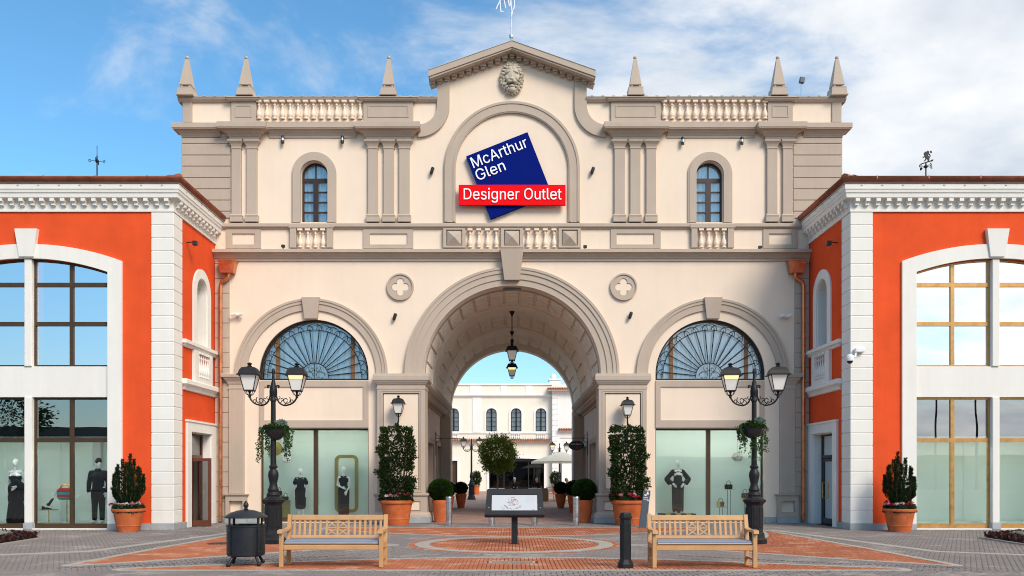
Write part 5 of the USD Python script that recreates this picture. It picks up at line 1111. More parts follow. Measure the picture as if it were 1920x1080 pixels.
# ---- spotlights and cameras
def spotlight(label, px, py, Y, kind):
    t = thing('spotlight', label, 'spotlight', (X(px, Y), Y, Z(py, Y)))
    if kind == 'down': part(t, 'housing', cat([lathe([(.05, -.14), (.055, -.12), (.055, .10), (.04, .12)], 12), ]), 'black_plastic', smooth=40); part(t, 'lens', lathe([(.056, -.05), (.056, .03)], 12), 'steel'); part(t, 'mount', bx(-.02, .02, .05, .12, -.03, .05), 'black_plastic')
    else:
        part(t, 'housing', turn(lathe([(.035, -.12), (.055, -.08), (.06, .08), (.045, .12)], 12), 18, (0, 1, 0)), 'black_plastic', smooth=40); part(t, 'mount', tube([(0, .13, -.05), (0, .05, -.10), (0, 0, -.05)], .018, 5), 'black_plastic')
    return t
Yw = D - .12
spotlight('small dark spotlight under the cornice left of the left upper window', 530, 261, Yw, 'down'); spotlight('small dark spotlight under the cornice right of the left upper window', 642, 261, Yw, 'down')
spotlight('small dark spotlight under the cornice left of the right upper window', 1280, 263.5, Yw, 'down'); spotlight('small dark spotlight under the cornice right of the right upper window', 1391, 263.5, Yw, 'down')
spotlight('slanted spotlight on the wall left of the blind arch with the sign', 810, 320, Yw, 'up'); spotlight('slanted spotlight on the wall right of the blind arch with the sign', 1111, 320, Yw, 'up')
spotlight('slanted spotlight below the left quatrefoil medallion', 740, 594, Yw, 'up'); spotlight('slanted spotlight below the right quatrefoil medallion', 1182, 591.5, Yw, 'up')
def ledge_light(label, px, py):
    t = thing('ledge_light', label, 'spotlight', (X(px, D - .2), D - .2, Z(py, D - .2))); part(t, 'housing', cbx(-.06, .06, -.05, .05, -.02, .07, .012), 'black_plastic'); part(t, 'bracket', bx(-.02, .02, -.02, .02, -.055, -.021), 'black_plastic')
ledge_light('tiny dark floodlight on the lower cornice below the left upper window', 531, 463); ledge_light('tiny dark floodlight on the lower cornice right of the centre balusters', 1097, 464); ledge_light('tiny dark floodlight on the lower cornice below the right upper window', 1425, 465)
for s, w in ((-1, 'left'), (1, 'right')):
    yy_ = WY + 1.05; t = thing('floodlight', f'small dark floodlight high on the side wall of the {w} orange building', 'spotlight', (s * WX, yy_, Z(455, yy_)))
    part(t, 'arm', tube([(0, 0, 0), (-s * .22, 0, .02)], .018, 5), 'black_plastic'); part(t, 'housing', cbx(-s * .20, -s * .34, -.07, .07, -.09, .05, .012), 'black_plastic')
for px, py, w in ((445, 590, 'left'), (1472, 593, 'right')):
    t = thing('security_camera', f'white twin security camera on the wall outside the {w} fan window', 'camera', (X(px, D - .12), D - .12, Z(py, D - .12)))
    part(t, 'base', turn(lathe([(.06, 0), (.06, .10)], 12), -90, (1, 0, 0), (0, 0, 0)), 'white_plastic')
    for s in (-1, 1): part(t, 'camera_body', move(turn(lathe([(.045, -.09), (.055, -.07), (.055, .08)], 12), 70, (0, 1, 0)), s * .11, -.06, .0), 'white_plastic', smooth=40)
t = thing('dome_camera', 'white dome camera on the corner stones of the right orange building', 'camera', (X(1601, WY - .1), WY - .04, Z(661, WY - .1)))
part(t, 'wall_box', cbx(.02, .30, -.14, .0, .0, .13, .02), 'white_plastic'); part(t, 'arm', tube([(.05, -.07, .02), (.02, -.12, -.12), (-.07, -.15, -.14)], .03, 8), 'white_plastic', smooth=50)
part(t, 'housing', cat([lathe([(.10, -.20), (.115, -.12), (.10, -.04), (.04, .0)], 16, (-.15, -.15, -.06)), ]), 'white_plastic', smooth=50); part(t, 'dome', ball((-.15, -.15, -.26), .085, 2), 'black_plastic', smooth=True)

# ---- weather vanes
def vane_cross(t, z, a, size, letters=True):
    m = []; p = part(t, 'compass_arms', cat([turn(tube([(-size, 0, z), (size, 0, z)], .010, 5), a + q * 90, (0, 0, 1)) for q in (0, 1)] + [ball((0, 0, z), .06, 2)]), 'black_iron')
    for q, ch in enumerate('ENOS'):
        th = math.radians(a + q * 90); g = text(ch, .085, None, True, .02); w = g.vertices[:, 0].max(); part(p, 'letter', turn(move(move(g, -w / 2, .01, -.042), size + .05, 0, z), math.degrees(th), (0, 0, 1)), 'black_iron')
t = thing('weather_vane', 'thin dark weather vane with compass letters on the left roof', 'weather vane', (X(182, 28), 28, 0)); zb, zt = Z(334, 28), Z(273, 28)
part(t, 'pole', tube([(0, 0, zb - .9), (0, 0, zt - .35)], .022, 6), 'black_iron'); vane_cross(t, Z(302, 28), 15, .17)
part(t, 'arrow', turn(cat([tube([(-.30, 0, zt - .42), (.30, 0, zt - .42)], .016, 5), prism(Polygon([(-.16, zt - .40), (.16, zt - .40), (.12, zt - .1), (.02, zt), (-.1, zt - .12)]), -.01, .01)]), 116, (0, 0, 1)), 'black_iron')
t = thing('weather_vane', 'dark rampant lion weather vane with an arrow on the right roof', 'weather vane', (X(1736, 28), 28, 0)); zb = Z(334, 28); kx = 28 / FOCAL / 12
def vp(x, y): return ((x - 547) * kx, Z(260 + y / 12, 28))
part(t, 'pole', tube([(0, 0, zb - .9), (0, 0, vp(0, 545)[1])], .022, 6), 'black_iron'); vane_cross(t, vp(0, 628)[1], 15, .17)
part(t, 'arrow', cat([tube([(vp(430, 0)[0], 0, vp(0, 575)[1]), (vp(680, 0)[0], 0, vp(0, 495)[1])], .018, 5), prism(Polygon([vp(415, 585), vp(455, 560), vp(460, 582)]), -.012, .012), prism(Polygon([vp(650, 510), vp(660, 480), vp(715, 465), vp(705, 500), vp(690, 515)]), -.012, .012)]), 'black_iron')
lionp = unary_union([Polygon([vp(*p) for p in q]).buffer(.004) for q in ([(505, 320), (535, 295), (570, 300), (575, 275), (605, 280), (618, 320), (600, 370), (590, 400), (620, 440), (622, 480), (605, 520), (570, 535), (575, 515), (595, 495), (580, 460), (560, 450), (548, 480), (530, 505), (500, 505), (515, 488), (535, 465), (540, 430), (520, 410), (490, 432), (475, 432), (490, 410), (520, 385), (505, 360)], [(640, 290), (655, 272), (675, 290), (680, 318), (660, 322)])] + [LineString([vp(600, 400), vp(635, 420), vp(645, 385), vp(625, 350)]).buffer(.012)])
part(t, 'lion_figure', prism(lionp, -.014, .014), 'black_iron')
Yt = D + .1; t = thing('weather_vane', 'pale lion vane on a thin pole at the peak of the pediment', 'weather vane', (X(958.5, Yt), Yt, 0)); z0 = Z(76, Yt)
part(t, 'pole', tube([(0, 0, z0 - .1), (0, 0, Z(0, Yt) + .6)], .016, 6), 'steel'); part(t, 'ball', ball((0, 0, Z(69, Yt)), .075, 2, (1, 1, 1.3)), 'steel', smooth=True)
kx = Yt / FOCAL / 5.4
def vq(x, y): return ((x - 317) * kx, Z(y / 5.4, Yt))
part(t, 'lion_figure', prism(unary_union([LineString([vq(*p) for p in q]).buffer(.014) for q in ([(165, 90), (200, 15), (235, -50), (300, -60), (350, -10)], [(205, 10), (212, 115), (235, 118)], [(245, 0), (262, 80)], [(300, -40), (310, 40), (330, 120), (318, 165)], [(350, -10), (352, 60), (340, 95)], [(280, -20), (300, 60)])]), -.015, .015), 'flag_white')
part(t, 'compass_arms', tube([(vq(190, 0)[0], 0, Z(3.5, Yt)), (vq(275, 0)[0], 0, Z(.5, Yt))], .012, 5), 'steel')
t = thing('roof_lamp', 'small mast light standing on the roof behind the right parapet', 'lamp', (X(1502.5, 33), 33, 0)); part(t, 'mast', tube([(0, 0, fz(250)), (0, 0, Z(155, 33))], .022, 6), 'steel'); part(t, 'lamp_head', turn(cbx(-.07, .12, -.07, .07, Z(155, 33) - .02, Z(145, 33), .02), 12, (0, 1, 0), (0, 0, Z(150, 33))), 'slate_sign')
# ================================================================== SHOP DISPLAYS
def mannequin(name, label, loc, H, body, clothes, rot=0, extra=None):
    t = thing(name, label, 'mannequin', loc, rot); k_ = H / 1.75
    def sc(ch): return [[(tuple(np.array(p) * k_), r * k_) for p, r in c] for c in ch]
    part(t, 'body', smooth_body(sc(body), .04 * k_), 'mannequin_white', smooth=True)
    for nm, ch, m in clothes: part(t, nm, smooth_body(sc(ch), .045 * k_, 4), m, smooth=True)
    return t
HEAD = [[((0, 0, 1.44), .05), ((0, -.01, 1.54), .048)], [((0, -.02, 1.60), .070), ((0, -.005, 1.68), .082)], [((0, -.08, 1.615), .018), ((0, -.085, 1.635), .012)]]
LEGS = [[((s * .09, 0, .90), .085), ((s * .085, -.01, .50), .055), ((s * .08, .02, .09), .036)] for s in (-1, 1)] + [[((s * .08, .03, .06), .036), ((s * .09, -.12, .035), .028)] for s in (-1, 1)]
TORSO = [[((-.08, 0, .95), .10), ((.08, 0, .95), .10)], [((0, 0, .95), .13), ((0, 0, 1.10), .105), ((0, -.01, 1.28), .12)], [((-.14, 0, 1.38), .06), ((.14, 0, 1.38), .06)], [((-.08, -.02, 1.28), .09), ((.08, -.02, 1.28), .09)]]
def arm(s, el, wr, hand):                                   # shoulder, elbow, wrist, then palm, fingers and thumb
    sh = (s * .165, 0, 1.385); e = np.array(el); w = np.array(wr); h = np.array(hand); d = h - w; n = d / np.linalg.norm(d); side = np.cross(n, (0, 1, .2)); side /= np.linalg.norm(side)
    out = [[(sh, .050), (el, .038), (wr, .026)], [(tuple(w + side * .012), .022), (tuple(w + n * .075 + side * .018), .018)], [(tuple(w - side * .012), .022), (tuple(w + n * .075 - side * .018), .018)]]
    for q, L in zip((-.027, -.009, .009, .027), (.055, .072, .078, .062)): p = w + n * .075 + side * q; out.append([(tuple(p), .010), (tuple(p + n * L * .55 + np.array([0, -.006, 0])), .009), (tuple(p + n * L + np.array([0, .004, 0])), .008)])
    p = w + n * .02 - side * .026 * s; out.append([(tuple(p), .012), (tuple(p + n * .03 - side * .03 * s), .010), (tuple(p + n * .06 - side * .035 * s), .009)])
    return out
HANG = lambda s: arm(s, (s * .215, .02, 1.10), (s * .215, -.03, .87), (s * .205, -.05, .78))
SKIRT = lambda zt, zb, w0, w1: [[((-.06, 0, zt), w0), ((.06, 0, zt), w0)], [((-.06, 0, zt), w0), ((-.08, 0, zb), w1)], [((.06, 0, zt), w0), ((.08, 0, zb), w1)], [((-.06, 0, zt), w0), ((.06, 0, zt), w0), ((.08, 0, zb), w1), ((-.08, 0, zb), w1)]]
TOP = [[((-.05, 0, .95), .145), ((.05, 0, .95), .145)], [((0, 0, .98), .15), ((0, 0, 1.10), .128), ((0, -.01, 1.28), .14)], [((-.085, -.02, 1.29), .10), ((.085, -.02, 1.29), .10)], [((-.11, 0, 1.385), .06), ((.11, 0, 1.385), .06)]]
DY = D + .95                                                # mannequins in the gateway windows
mannequin('mannequin', 'mannequin in black puff-sleeved midi dress in the left arch window', (X(563.5, DY), DY, .156), 1.66, HEAD + LEGS + TORSO + HANG(-1) + HANG(1),
          [('dress', TOP + SKIRT(.97, .38, .145, .115), 'black_cloth')] + [('sleeve', [[((s * .155, 0, 1.37), .075), ((s * .20, .01, 1.25), .085), ((s * .205, .01, 1.22), .07)]], 'black_cloth') for s in (-1, 1)])
mannequin('mannequin', 'mannequin in long sleeveless black dress before the gold frame', (X(644.5, DY), DY, .156), 1.72, HEAD + LEGS + TORSO + HANG(1) [:0] + arm(-1, (-.225, .0, 1.12), (-.02, -.19, 1.03), (.06, -.2, 1.0)) + arm(1, (.225, .0, 1.10), (.13, -.16, .90), (.11, -.19, .80)),
          [('dress', TOP + SKIRT(.97, .13, .142, .11), 'black_cloth')])
mannequin('mannequin', 'mannequin in dark robe with hands on hips in the right arch window', (X(1271, DY), DY, .272), 1.84, HEAD + LEGS + TORSO + arm(-1, (-.37, .04, 1.12), (-.17, -.10, .97), (-.11, -.13, .90)) + arm(1, (.37, .04, 1.12), (.17, -.10, .97), (.11, -.13, .90)),
          [('robe', [[((-.05, 0, .95), .145), ((.05, 0, .95), .145)], [((0, 0, .98), .155), ((0, 0, 1.10), .142), ((0, .01, 1.28), .135)], [((-.09, .0, 1.29), .10), ((.09, .0, 1.29), .10)], [((-.13, .01, 1.385), .065), ((-.06, .02, 1.40), .05)], [((.13, .01, 1.385), .065), ((.06, .02, 1.40), .05)]] + SKIRT(.97, .12, .145, .11), 'dark_robe')]
          + [('sleeve', [[((s * .16, 0, 1.38), .075), ((s * .36, .04, 1.13), .085)], [((s * .36, .04, 1.13), .085), ((s * .215, -.06, 1.0), .06)], [((s * .36, .04, 1.11), .08), ((s * .30, .0, .98), .05)]], 'dark_robe') for s in (-1, 1)])
DW = WY + .72
mannequin('mannequin', 'mannequin in long black gown holding a fur wrap in the left building window', (X(30, DW), DW, .152), 1.94, HEAD + LEGS + TORSO + arm(-1, (-.22, .02, 1.10), (-.20, -.08, .90), (-.19, -.1, .82)) + arm(1, (.24, .02, 1.12), (.10, -.18, 1.0), (.03, -.2, .93)),
          [('gown', [[((0, 0, .98), .15), ((0, 0, 1.10), .13), ((0, -.01, 1.24), .135)], [((-.085, -.02, 1.25), .095), ((.085, -.02, 1.25), .095)], [((-.13, 0, 1.26), .05), ((-.14, 0, 1.40), .045)]] + SKIRT(.97, .62, .148, .125) + SKIRT(.62, .06, .125, .17), 'black_cloth'), ('fur_wrap', [[((.10, -.14, 1.12), .085), ((.20, -.10, 1.02), .10), ((.22, -.08, .86), .075)]], 'black_cloth')])
mannequin('mannequin', 'male mannequin in black jacket, trousers and cap in the left building window', (X(184.5, DW), DW, .152), 1.92, HEAD + [[((s * .10, 0, .10), .04), ((s * .10, 0, .2), .04)] for s in (-1, 1)] + TORSO + [[(p, r) for p, r in c] for s in (-1, 1) for c in arm(s, (s * .265, .02, 1.10), (s * .245, -.05, .86), (s * .235, -.07, .77))],
          [('jacket', [[((0, 0, .92), .16), ((0, 0, 1.12), .155), ((0, 0, 1.28), .165)], [((-.12, 0, 1.28), .12), ((.12, 0, 1.28), .12)], [((-.17, 0, 1.385), .075), ((.17, 0, 1.385), .075)], [((-.03, -.02, 1.46), .06), ((.03, -.02, 1.46), .06)]], 'black_cloth'), ('trousers', [[((-.07, 0, .90), .13), ((.07, 0, .90), .13)]] + [[((s * .09, 0, .88), .115), ((s * .10, 0, .50), .08), ((s * .105, .0, .12), .065)] for s in (-1, 1)], 'black_cloth'),
           ('cap', [[((0, .0, 1.70), .09), ((0, .01, 1.735), .075)], [((0, -.09, 1.69), .04), ((0, -.12, 1.685), .03)]], 'black_cloth')]
          + [('sleeve', [[((s * .19, 0, 1.38), .08), ((s * .265, .02, 1.10), .065), ((s * .248, -.045, .88), .05)]], 'black_cloth') for s in (-1, 1)] + [('shoe', [[((s * .10, .04, .045), .045), ((s * .125, -.15, .035), .035)]], 'cloth_white') for s in (-1, 1)])
# gold frame behind the second mannequin
fy = D + 1.25; t = world_thing('gold_frame', 'tall rounded gold frame standing behind a mannequin in the left arch window', 'frame', (X(650, fy), fy, .156))
a, b, z0, z1 = X(628, fy), X(671.5, fy), Z(961, fy), Z(853, fy); q = rect(a + .2, b - .2, z0 + .2, z1 - .2).buffer(.2, 12); part(t, 'frame_rim', prism(q.difference(q.buffer(-.11)), fy - .06, fy + .06), 'gold_satin')
# pedestals and bags in the left arch window
def bag(label, loc, w, h, d, m, handle=True):
    t = thing('handbag', label, 'handbag', loc); part(t, 'body', cbx(-w / 2, w / 2, -d / 2, d / 2, 0, h, .02), m); part(t, 'flap', cbx(-w / 2 + .004, w / 2 - .004, -d / 2 - .008, -d / 2 + .004, h * .45, h - .012, .004), m); part(t, 'clasp', ball((0, -d / 2 - .012, h * .5), .014, 1), 'brass')
    if handle: part(t, 'handle', tube([(-w * .3, 0, h - .01), (-w * .24, 0, h + .09), (0, 0, h + .13), (w * .24, 0, h + .09), (w * .3, 0, h - .01)], .010, 5), m)
    return t
def plinth(label, px0, px1, top, y, m='gold_satin'):
    w = (X(px1, y) - X(px0, y)) / 2; t = thing('display_plinth', label, 'plinth', ((X(px0, y) + X(px1, y)) / 2, y, .156)); h = Z(top, y) - .156; part(t, 'block', cbx(-w, w, -.14, .14, 0, h - .02, .008), m); part(t, 'top_plate', cbx(-w - .006, w + .006, -.146, .146, h - .0199, h, .004), m); return t
py_ = D + .75
plinth('tall gold plinth behind the left lamp post', 519, 529, 929, py_ + .35); plinth('low gold plinth right of the left lamp post', 529.5, 543, 938, py_)
bag('black handbag on the low gold plinth', (X(535.5, py_), py_, Z(938, py_)), .20, .13, .1, 'black_cloth'); bag('black handbag on the tall gold plinth', (X(524, py_ + .35), py_ + .35, Z(929, py_ + .35)), .17, .16, .1, 'black_cloth')
t = thing('pendant_disc', 'round gold disc pendant hanging behind the left lamp post', 'ornament', (X(517, py_ + .3), py_ + .3, 0)); zc = Z(841, py_ + .3); part(t, 'disc', move(turn(lathe([(.0, -.03), (.24, -.01), (.24, .01), (.0, .03)], 28), 90, (1, 0, 0)), 0, 0, zc), 'gold_satin', smooth=40); part(t, 'wire', tube([(0, 0, zc + .23), (0, 0, 4.1)], .004, 4), 'black_iron')
t = thing('pendant_bag', 'pale rounded pendant lamp right of the left lamp post', 'ornament', (X(537, py_ + .3), py_ + .3, 0)); zc = Z(857, py_ + .3); part(t, 'shade', lathe([(.05, zc - .20), (.15, zc - .16), (.17, zc - .05), (.12, zc + .10), (.05, zc + .22), (.02, zc + .25)], 20), 'cloth_white', smooth=50); part(t, 'wire', tube([(0, 0, zc + .24), (0, 0, 4.1)], .004, 4), 'black_iron')
# right arch window: chequered podium, thin stands with bags, flower pendant
w_ = (X(1302, DY) - X(1236, DY)) / 2; t = thing('display_podium', 'low chequered podium under the robed mannequin', 'podium', ((X(1302, DY) + X(1236, DY)) / 2, DY, .156))
for q in range(7): part(t, 'block', bx(-w_ + q * 2 * w_ / 7 + .002, -w_ + (q + 1) * 2 * w_ / 7 - .002, -.3, .3, 0, .115), 'bag_brown' if q % 2 == 0 else 'bag_yellow')
def stand(label, px, top, y, w=.30):
    t = thing('display_stand', label, 'display stand', (X(px, y), y, .156)); h = Z(top, y) - .156; part(t, 'tray', cbx(-w / 2, w / 2, -.12, .12, h - .02, h, .004), 'brass')
    for s in (-1, 1): part(t, 'leg', bx(s * w * .14 - .008, s * w * .14 + .008, -.008, .008, .012, h - .0201), 'black_iron')
    part(t, 'foot', cbx(-w * .35, w * .35, -.1, .1, 0, .0119, .003), 'black_iron'); return X(px, y), y, h + .156
for lb, bl, px, top, y, w, h, m in (('lowest thin stand with bags in the right arch window', 'small dark red handbag on the lowest thin stand', 1352, 950, D + .6, .24, .17, 'bag_brown'), ('tallest thin stand with bags in the right arch window', 'black handbag on the tallest thin stand', 1367, 917, D + .9, .26, .16, 'black_cloth'), ('thin stand next to the right lamp post', 'brown handbag on the stand next to the right lamp post', 1398, 934, D + .7, .24, .18, 'bag_brown')):
    x, y, z = stand('bag stand, the ' + lb, px, top, y, .34); bag(bl, (x - .02, y, z), w, h, .11, m)
bag('tiny yellow purse beside the red handbag on the lowest stand', (X(1346, D + .55) , D + .47, Z(950, D + .6)), .12, .19, .05, 'bag_yellow', False)
pf = D + .9; t = thing('flower_pendant', 'cluster of pale petals hanging in the right arch window', 'ornament', (X(1383, pf), pf, 0)); zc = Z(857, pf); r = np.random.default_rng(8); q = r.normal(0, 1, (220, 3)); q /= np.linalg.norm(q, axis=1, keepdims=True); q[:, 2] *= .8
part(t, 'petals', leaves(np.array([0, 0, zc]) + q * .17, q, .09, 3, .5), 'petal_white', kind='stuff'); part(t, 'wire', tube([(0, 0, zc), (0, 0, 4.1)], .004, 4), 'black_iron')
# left building window: shoe stand, bag stand, poster
ys_ = WY + .8
def round_stand(label, px, top, w):
    t = thing('display_stand', label, 'display stand', (X(px, ys_), ys_, .152)); h = Z(top, ys_) - .152; part(t, 'tray', lathe([(w / 2, h - .02), (w / 2, h)], 20), 'brass'); part(t, 'pole', lathe([(.016, .012), (.016, h - .0201)], 8), 'brass'); part(t, 'foot', lathe([(.12, 0), (.12, .0119)], 20), 'white_plastic'); return h + .152
z = round_stand('low brass stand holding shoes in the left building window', 91.5, 955, .52); z2 = round_stand('brass stand holding a red and teal bag', 125.5, 936, .42)
def shoe(label, loc, tilt):
    t = thing('shoe', label, 'shoe', loc); m = cat([hull([(-.13, -.03, 0), (-.13, .03, 0), (.13, -.035, 0), (.14, .02, 0), (.13, -.03, .03), (.13, .02, .03), (.02, -.03, .06), (.02, .03, .06), (-.13, -.03, .06), (-.13, .03, .06)]), hull([(-.13, -.03, .05), (-.13, .03, .05), (-.02, -.03, .05), (-.02, .03, .05), (-.13, -.025, .10), (-.13, .025, .10)])]); m = turn(m, tilt, (0, 1, 0)); m.apply_translation((0, 0, -m.bounds[0][2])); part(t, 'upper', m, 'black_cloth')
    part(t, 'heel', move(cbx(-.13, -.09, -.025, .025, -.0, .02, .004), 0, 0, m.bounds[0][2]), 'black_cloth')
shoe('black shoe lying flat on the low brass stand', (X(87, ys_), ys_, z), 0); shoe('black shoe propped upright on the low brass stand', (X(94, ys_), ys_ + .08, z + .10), -58)
t = thing('shoe_prop', 'short brass pin propping up the black shoe', 'prop', (X(94.5, ys_), ys_ + .08, z)); part(t, 'pin', lathe([(.03, 0), (.006, .01), (.006, .12)], 8), 'brass')
t = thing('handbag', 'rounded red and teal handbag with a gold top in the left building window', 'handbag', (X(122, ys_), ys_, z2))
part(t, 'body', lathe([(.20, .0), (.235, .06), (.235, .26), (.18, .34)], 24, sy=.55), 'bag_red', smooth=40); part(t, 'stripe', lathe([(.2385, .14), (.241, .16), (.241, .20), (.2385, .22)], 24, sy=.56), 'bag_teal'); part(t, 'base', lathe([(.205, .0), (.228, .04), (.24, .055), (.238, .07)], 24, sy=.56), 'bag_teal'); part(t, 'clasp', tube([(-.14, 0, .34), (-.08, 0, .44), (.08, 0, .44), (.14, 0, .34)], .025, 6), 'brass')
for s in (-1, 1): part(t, 'scarf', hull([(s * .2, .02, .28), (s * .22, -.04, .30), (s * .42, .0, .06), (s * .46, .03, .12), (s * .34, -.04, .03)]), 'cloth_white')
yp = WY + 1.6; t = thing('poster', 'narrow white poster with a dark drawing behind the capped mannequin', 'poster', (X(181.5, yp), yp, 0)); a, b = Z(868, yp), Z(829, yp); part(t, 'sheet', bx(-.13, .13, 0, .01, a - .1, b), 'paper_white'); part(t, 'drawing', prism(Polygon([(-.05, b - .08), (.0, b - .06), (.03, b - .3), (.05, b - .5), (.01, b - .52), (-.01, b - .3)]), -.003, -.0005), 'map_grey')

# ================================================================== THE COURTYARD BEYOND THE ARCH
CY = 80.0
def cx_(p): return X(p, CY)
def cz_(p): return Z(p, CY)
C = world_thing('courtyard_building', 'cream two-storey building with arched dark windows seen through the arch', 'building', (0, CY, 0))
wins = [(850.5, 20), (921.5, 19.8), (967.8, 19.8), (1014.3, 19.8)]
wpoly = rect(-14, 14, -.05, cz_(721)); ops = []
for c, w in wins: r_ = w / 2 * CY / FOCAL; ops.append((cx_(c), r_, arch(cx_(c), cz_(808.6), cz_(765.5) - r_, r_)))
store = rect(cx_(917), cx_(1020), 0, cz_(866)).union(Polygon([(cx_(917), cz_(866.1)), (cx_(1020), cz_(866.1)), (cx_(1008), cz_(861)), (cx_(968), cz_(859)), (cx_(929), cz_(861))])); door = rect(cx_(846), cx_(857.5), 0, cz_(864))
part(C, 'wall', prism(wpoly.difference(unary_union([o[2] for o in ops] + [store, door])), CY, CY + .4), 'court_cream')
part(C, 'flat_roof', bx(-14, 14, CY + .41, CY + 14, cz_(724) - .3, cz_(724)), 'lead_cap'); 
for s in (-1, 1): part(C, 'side_wall', bx(s * 13.6, s * 14, CY + .41, CY + 14, 0, cz_(724) - .31), 'court_cream')
part(C, 'coping', loft(-14, cx_(1033), CY + .4, CY, [(.05, cz_(722.5)), (.12, cz_(722)), (.12, cz_(720)), (.08, cz_(719.5))]), 'court_white')
part(C, 'cornice', loft(-14, cx_(1033), CY + .1, CY, [(.03, cz_(744.5)), (.10, cz_(744)), (.25, cz_(742)), (.25, cz_(740.5)), (.2, cz_(740))]), 'court_white')
part(C, 'string_course', loft(-14, 14, CY + .1, CY, [(.03, cz_(813.5)), (.08, cz_(813)), (.10, cz_(811)), (.06, cz_(810.5))]), 'court_white')
part(C, 'lower_moulding', loft(-14, cx_(1033), CY + .1, CY, [(.03, cz_(833.5)), (.08, cz_(833)), (.08, cz_(831.5)), (.04, cz_(831))]), 'court_white')
for a, b, t0, t1 in ((886, 902, 744.6, 810), (938.5, 950, 722.6, 739.8), (985, 998, 722.6, 739.8), (881, 902, 722.6, 739.8)): part(C, 'pilaster_strip', bx(cx_(a), cx_(b), CY - .05, CY + .01, cz_(t1), cz_(t0)), 'court_white')
for cx0, r_, P in ops:
    zt = P.bounds[3] - r_; sur = arch(cx0, P.bounds[1] - .1, zt, r_ + .18); part(C, 'window_surround', prism(sur.difference(P), CY - .06, CY + .01), 'court_white')
    rows = np.linspace(P.bounds[1] + .05, zt + r_, 6); cuts = []
    for a, b in zip(rows[:-1], rows[1:]): cuts += [rect(cx0 - r_, cx0 - .07, a + .025, b - .025), rect(cx0 + .07, cx0 + r_, a + .025, b - .025)]
    pan = unary_union(cuts).intersection(P.buffer(-.07)); w = part(C, 'window', prism(P.difference(pan), CY + .12, CY + .18), 'black_iron')
    for g in polys(pan): part(w, 'pane', flat_poly(g.buffer(.01), CY + .15), 'house_glass')
    part(w, 'curtain', bx(cx0 - r_, cx0 + r_, CY + .35, CY + .37, P.bounds[1], P.bounds[3]), 'curtain')
    for q in range(5): part(C, 'baluster', baluster(cx0 - .36 + q * .18, CY - .05, cz_(822.5), cz_(813.6) - cz_(822.5), .07), 'court_white', smooth=40)
part(C, 'storefront_surround', prism(store.buffer(.22, join_style=2).intersection(rect(-20, 20, 0, 20)).difference(store), CY - .07, CY + .01), 'court_white')
cuts = [rect(cx_(a), cx_(b), .2, 2.72) for a, b in ((918.5, 944), (946, 990), (992, 1018.5))] + [rect(cx_(918.5), cx_(1018.5), 2.80, cz_(866.5))]
w = part(C, 'storefront', prism(store.difference(unary_union(cuts)), CY + .15, CY + .25), 'black_plastic')
for g in cuts: bb_ = g.bounds; part(w, 'pane', quad(bb_[0], bb_[2], CY + .2, bb_[1], bb_[3]), 'dark_glass')
part(w, 'dark_interior', bx(cx_(915), cx_(1022), CY + 2.5, CY + 2.6, 0, 4), 'dark_room')
part(C, 'door_surround', prism(door.buffer(.2, join_style=2).intersection(rect(-20, 20, 0, 20)).difference(door), CY - .07, CY + .01), 'court_white'); part(C, 'door', prism(door, CY + .2, CY + .26), 'bronze_frame_shaded')
def canopy(a, b, top, n0):
    x0, x1, z1 = cx_(a), cx_(b), cz_(top); n = int((x1 - x0) / .22); rl = part(C, 'tile_ledge', bx(x0, x1, CY - .45, CY + .0, z1 - .22, z1 - .16), 'court_white')
    for q in range(n): x = x0 + .11 + q * .22; part(rl, 'roof_tile', tube([(x, CY + .0, z1 - .04), (x, CY - .5, z1 - .16)], [.085, .10], 7), 'roof_tile', smooth=50)
canopy(847, 1033.5, 823, 0)
T = world_thing('corner_tower', 'white quoined tower with red tiled eaves and a stone ball', 'tower', (cx_(1062), CY - .6, 0))
part(T, 'wall', bx(cx_(1036), cx_(1110), CY - .6, CY + 8, -.05, cz_(734)), 'court_white')
z = .1
while z < cz_(736): part(T, 'quoin_block', cbx(cx_(1034.5), cx_(1046), CY - .64, CY - .2, z + .01, z + .48, .02), 'court_white'); z += .5
rf = part(T, 'tiled_eaves', bx(cx_(1026), cx_(1112), CY - 1.2, CY + 8.3, cz_(734), cz_(732.5)), 'court_white')
for q in range(20): x = cx_(1026) + .12 + q * .215; part(rf, 'roof_tile', tube([(x, CY + 1.2, cz_(724.5)), (x, CY - 1.25, cz_(731.5))], [.09, .105], 7), 'roof_tile', smooth=50)
part(T, 'attic', cat([bx(cx_(1031), cx_(1052), CY + .8, CY + 2.4, cz_(730), cz_(711)), ]), 'court_white'); part(T, 'attic_coping', cbx(cx_(1029.5), cx_(1053.5), CY + .7, CY + 2.5, cz_(710.9), cz_(708.5), .02), 'court_white'); part(T, 'stone_ball', ball((cx_(1038.7), CY + 1.5, cz_(703)), .29, 2), 'court_white', smooth=True)
rl = part(T, 'tile_ledge', bx(cx_(1046), cx_(1100), CY - .95, CY - .6, cz_(809.5), cz_(808)), 'court_white')
for q in range(12): x = cx_(1046) + .11 + q * .22; part(rl, 'roof_tile', tube([(x, CY - .6, cz_(804.5)), (x, CY - 1.05, cz_(807))], [.085, .10], 7), 'roof_tile', smooth=50)
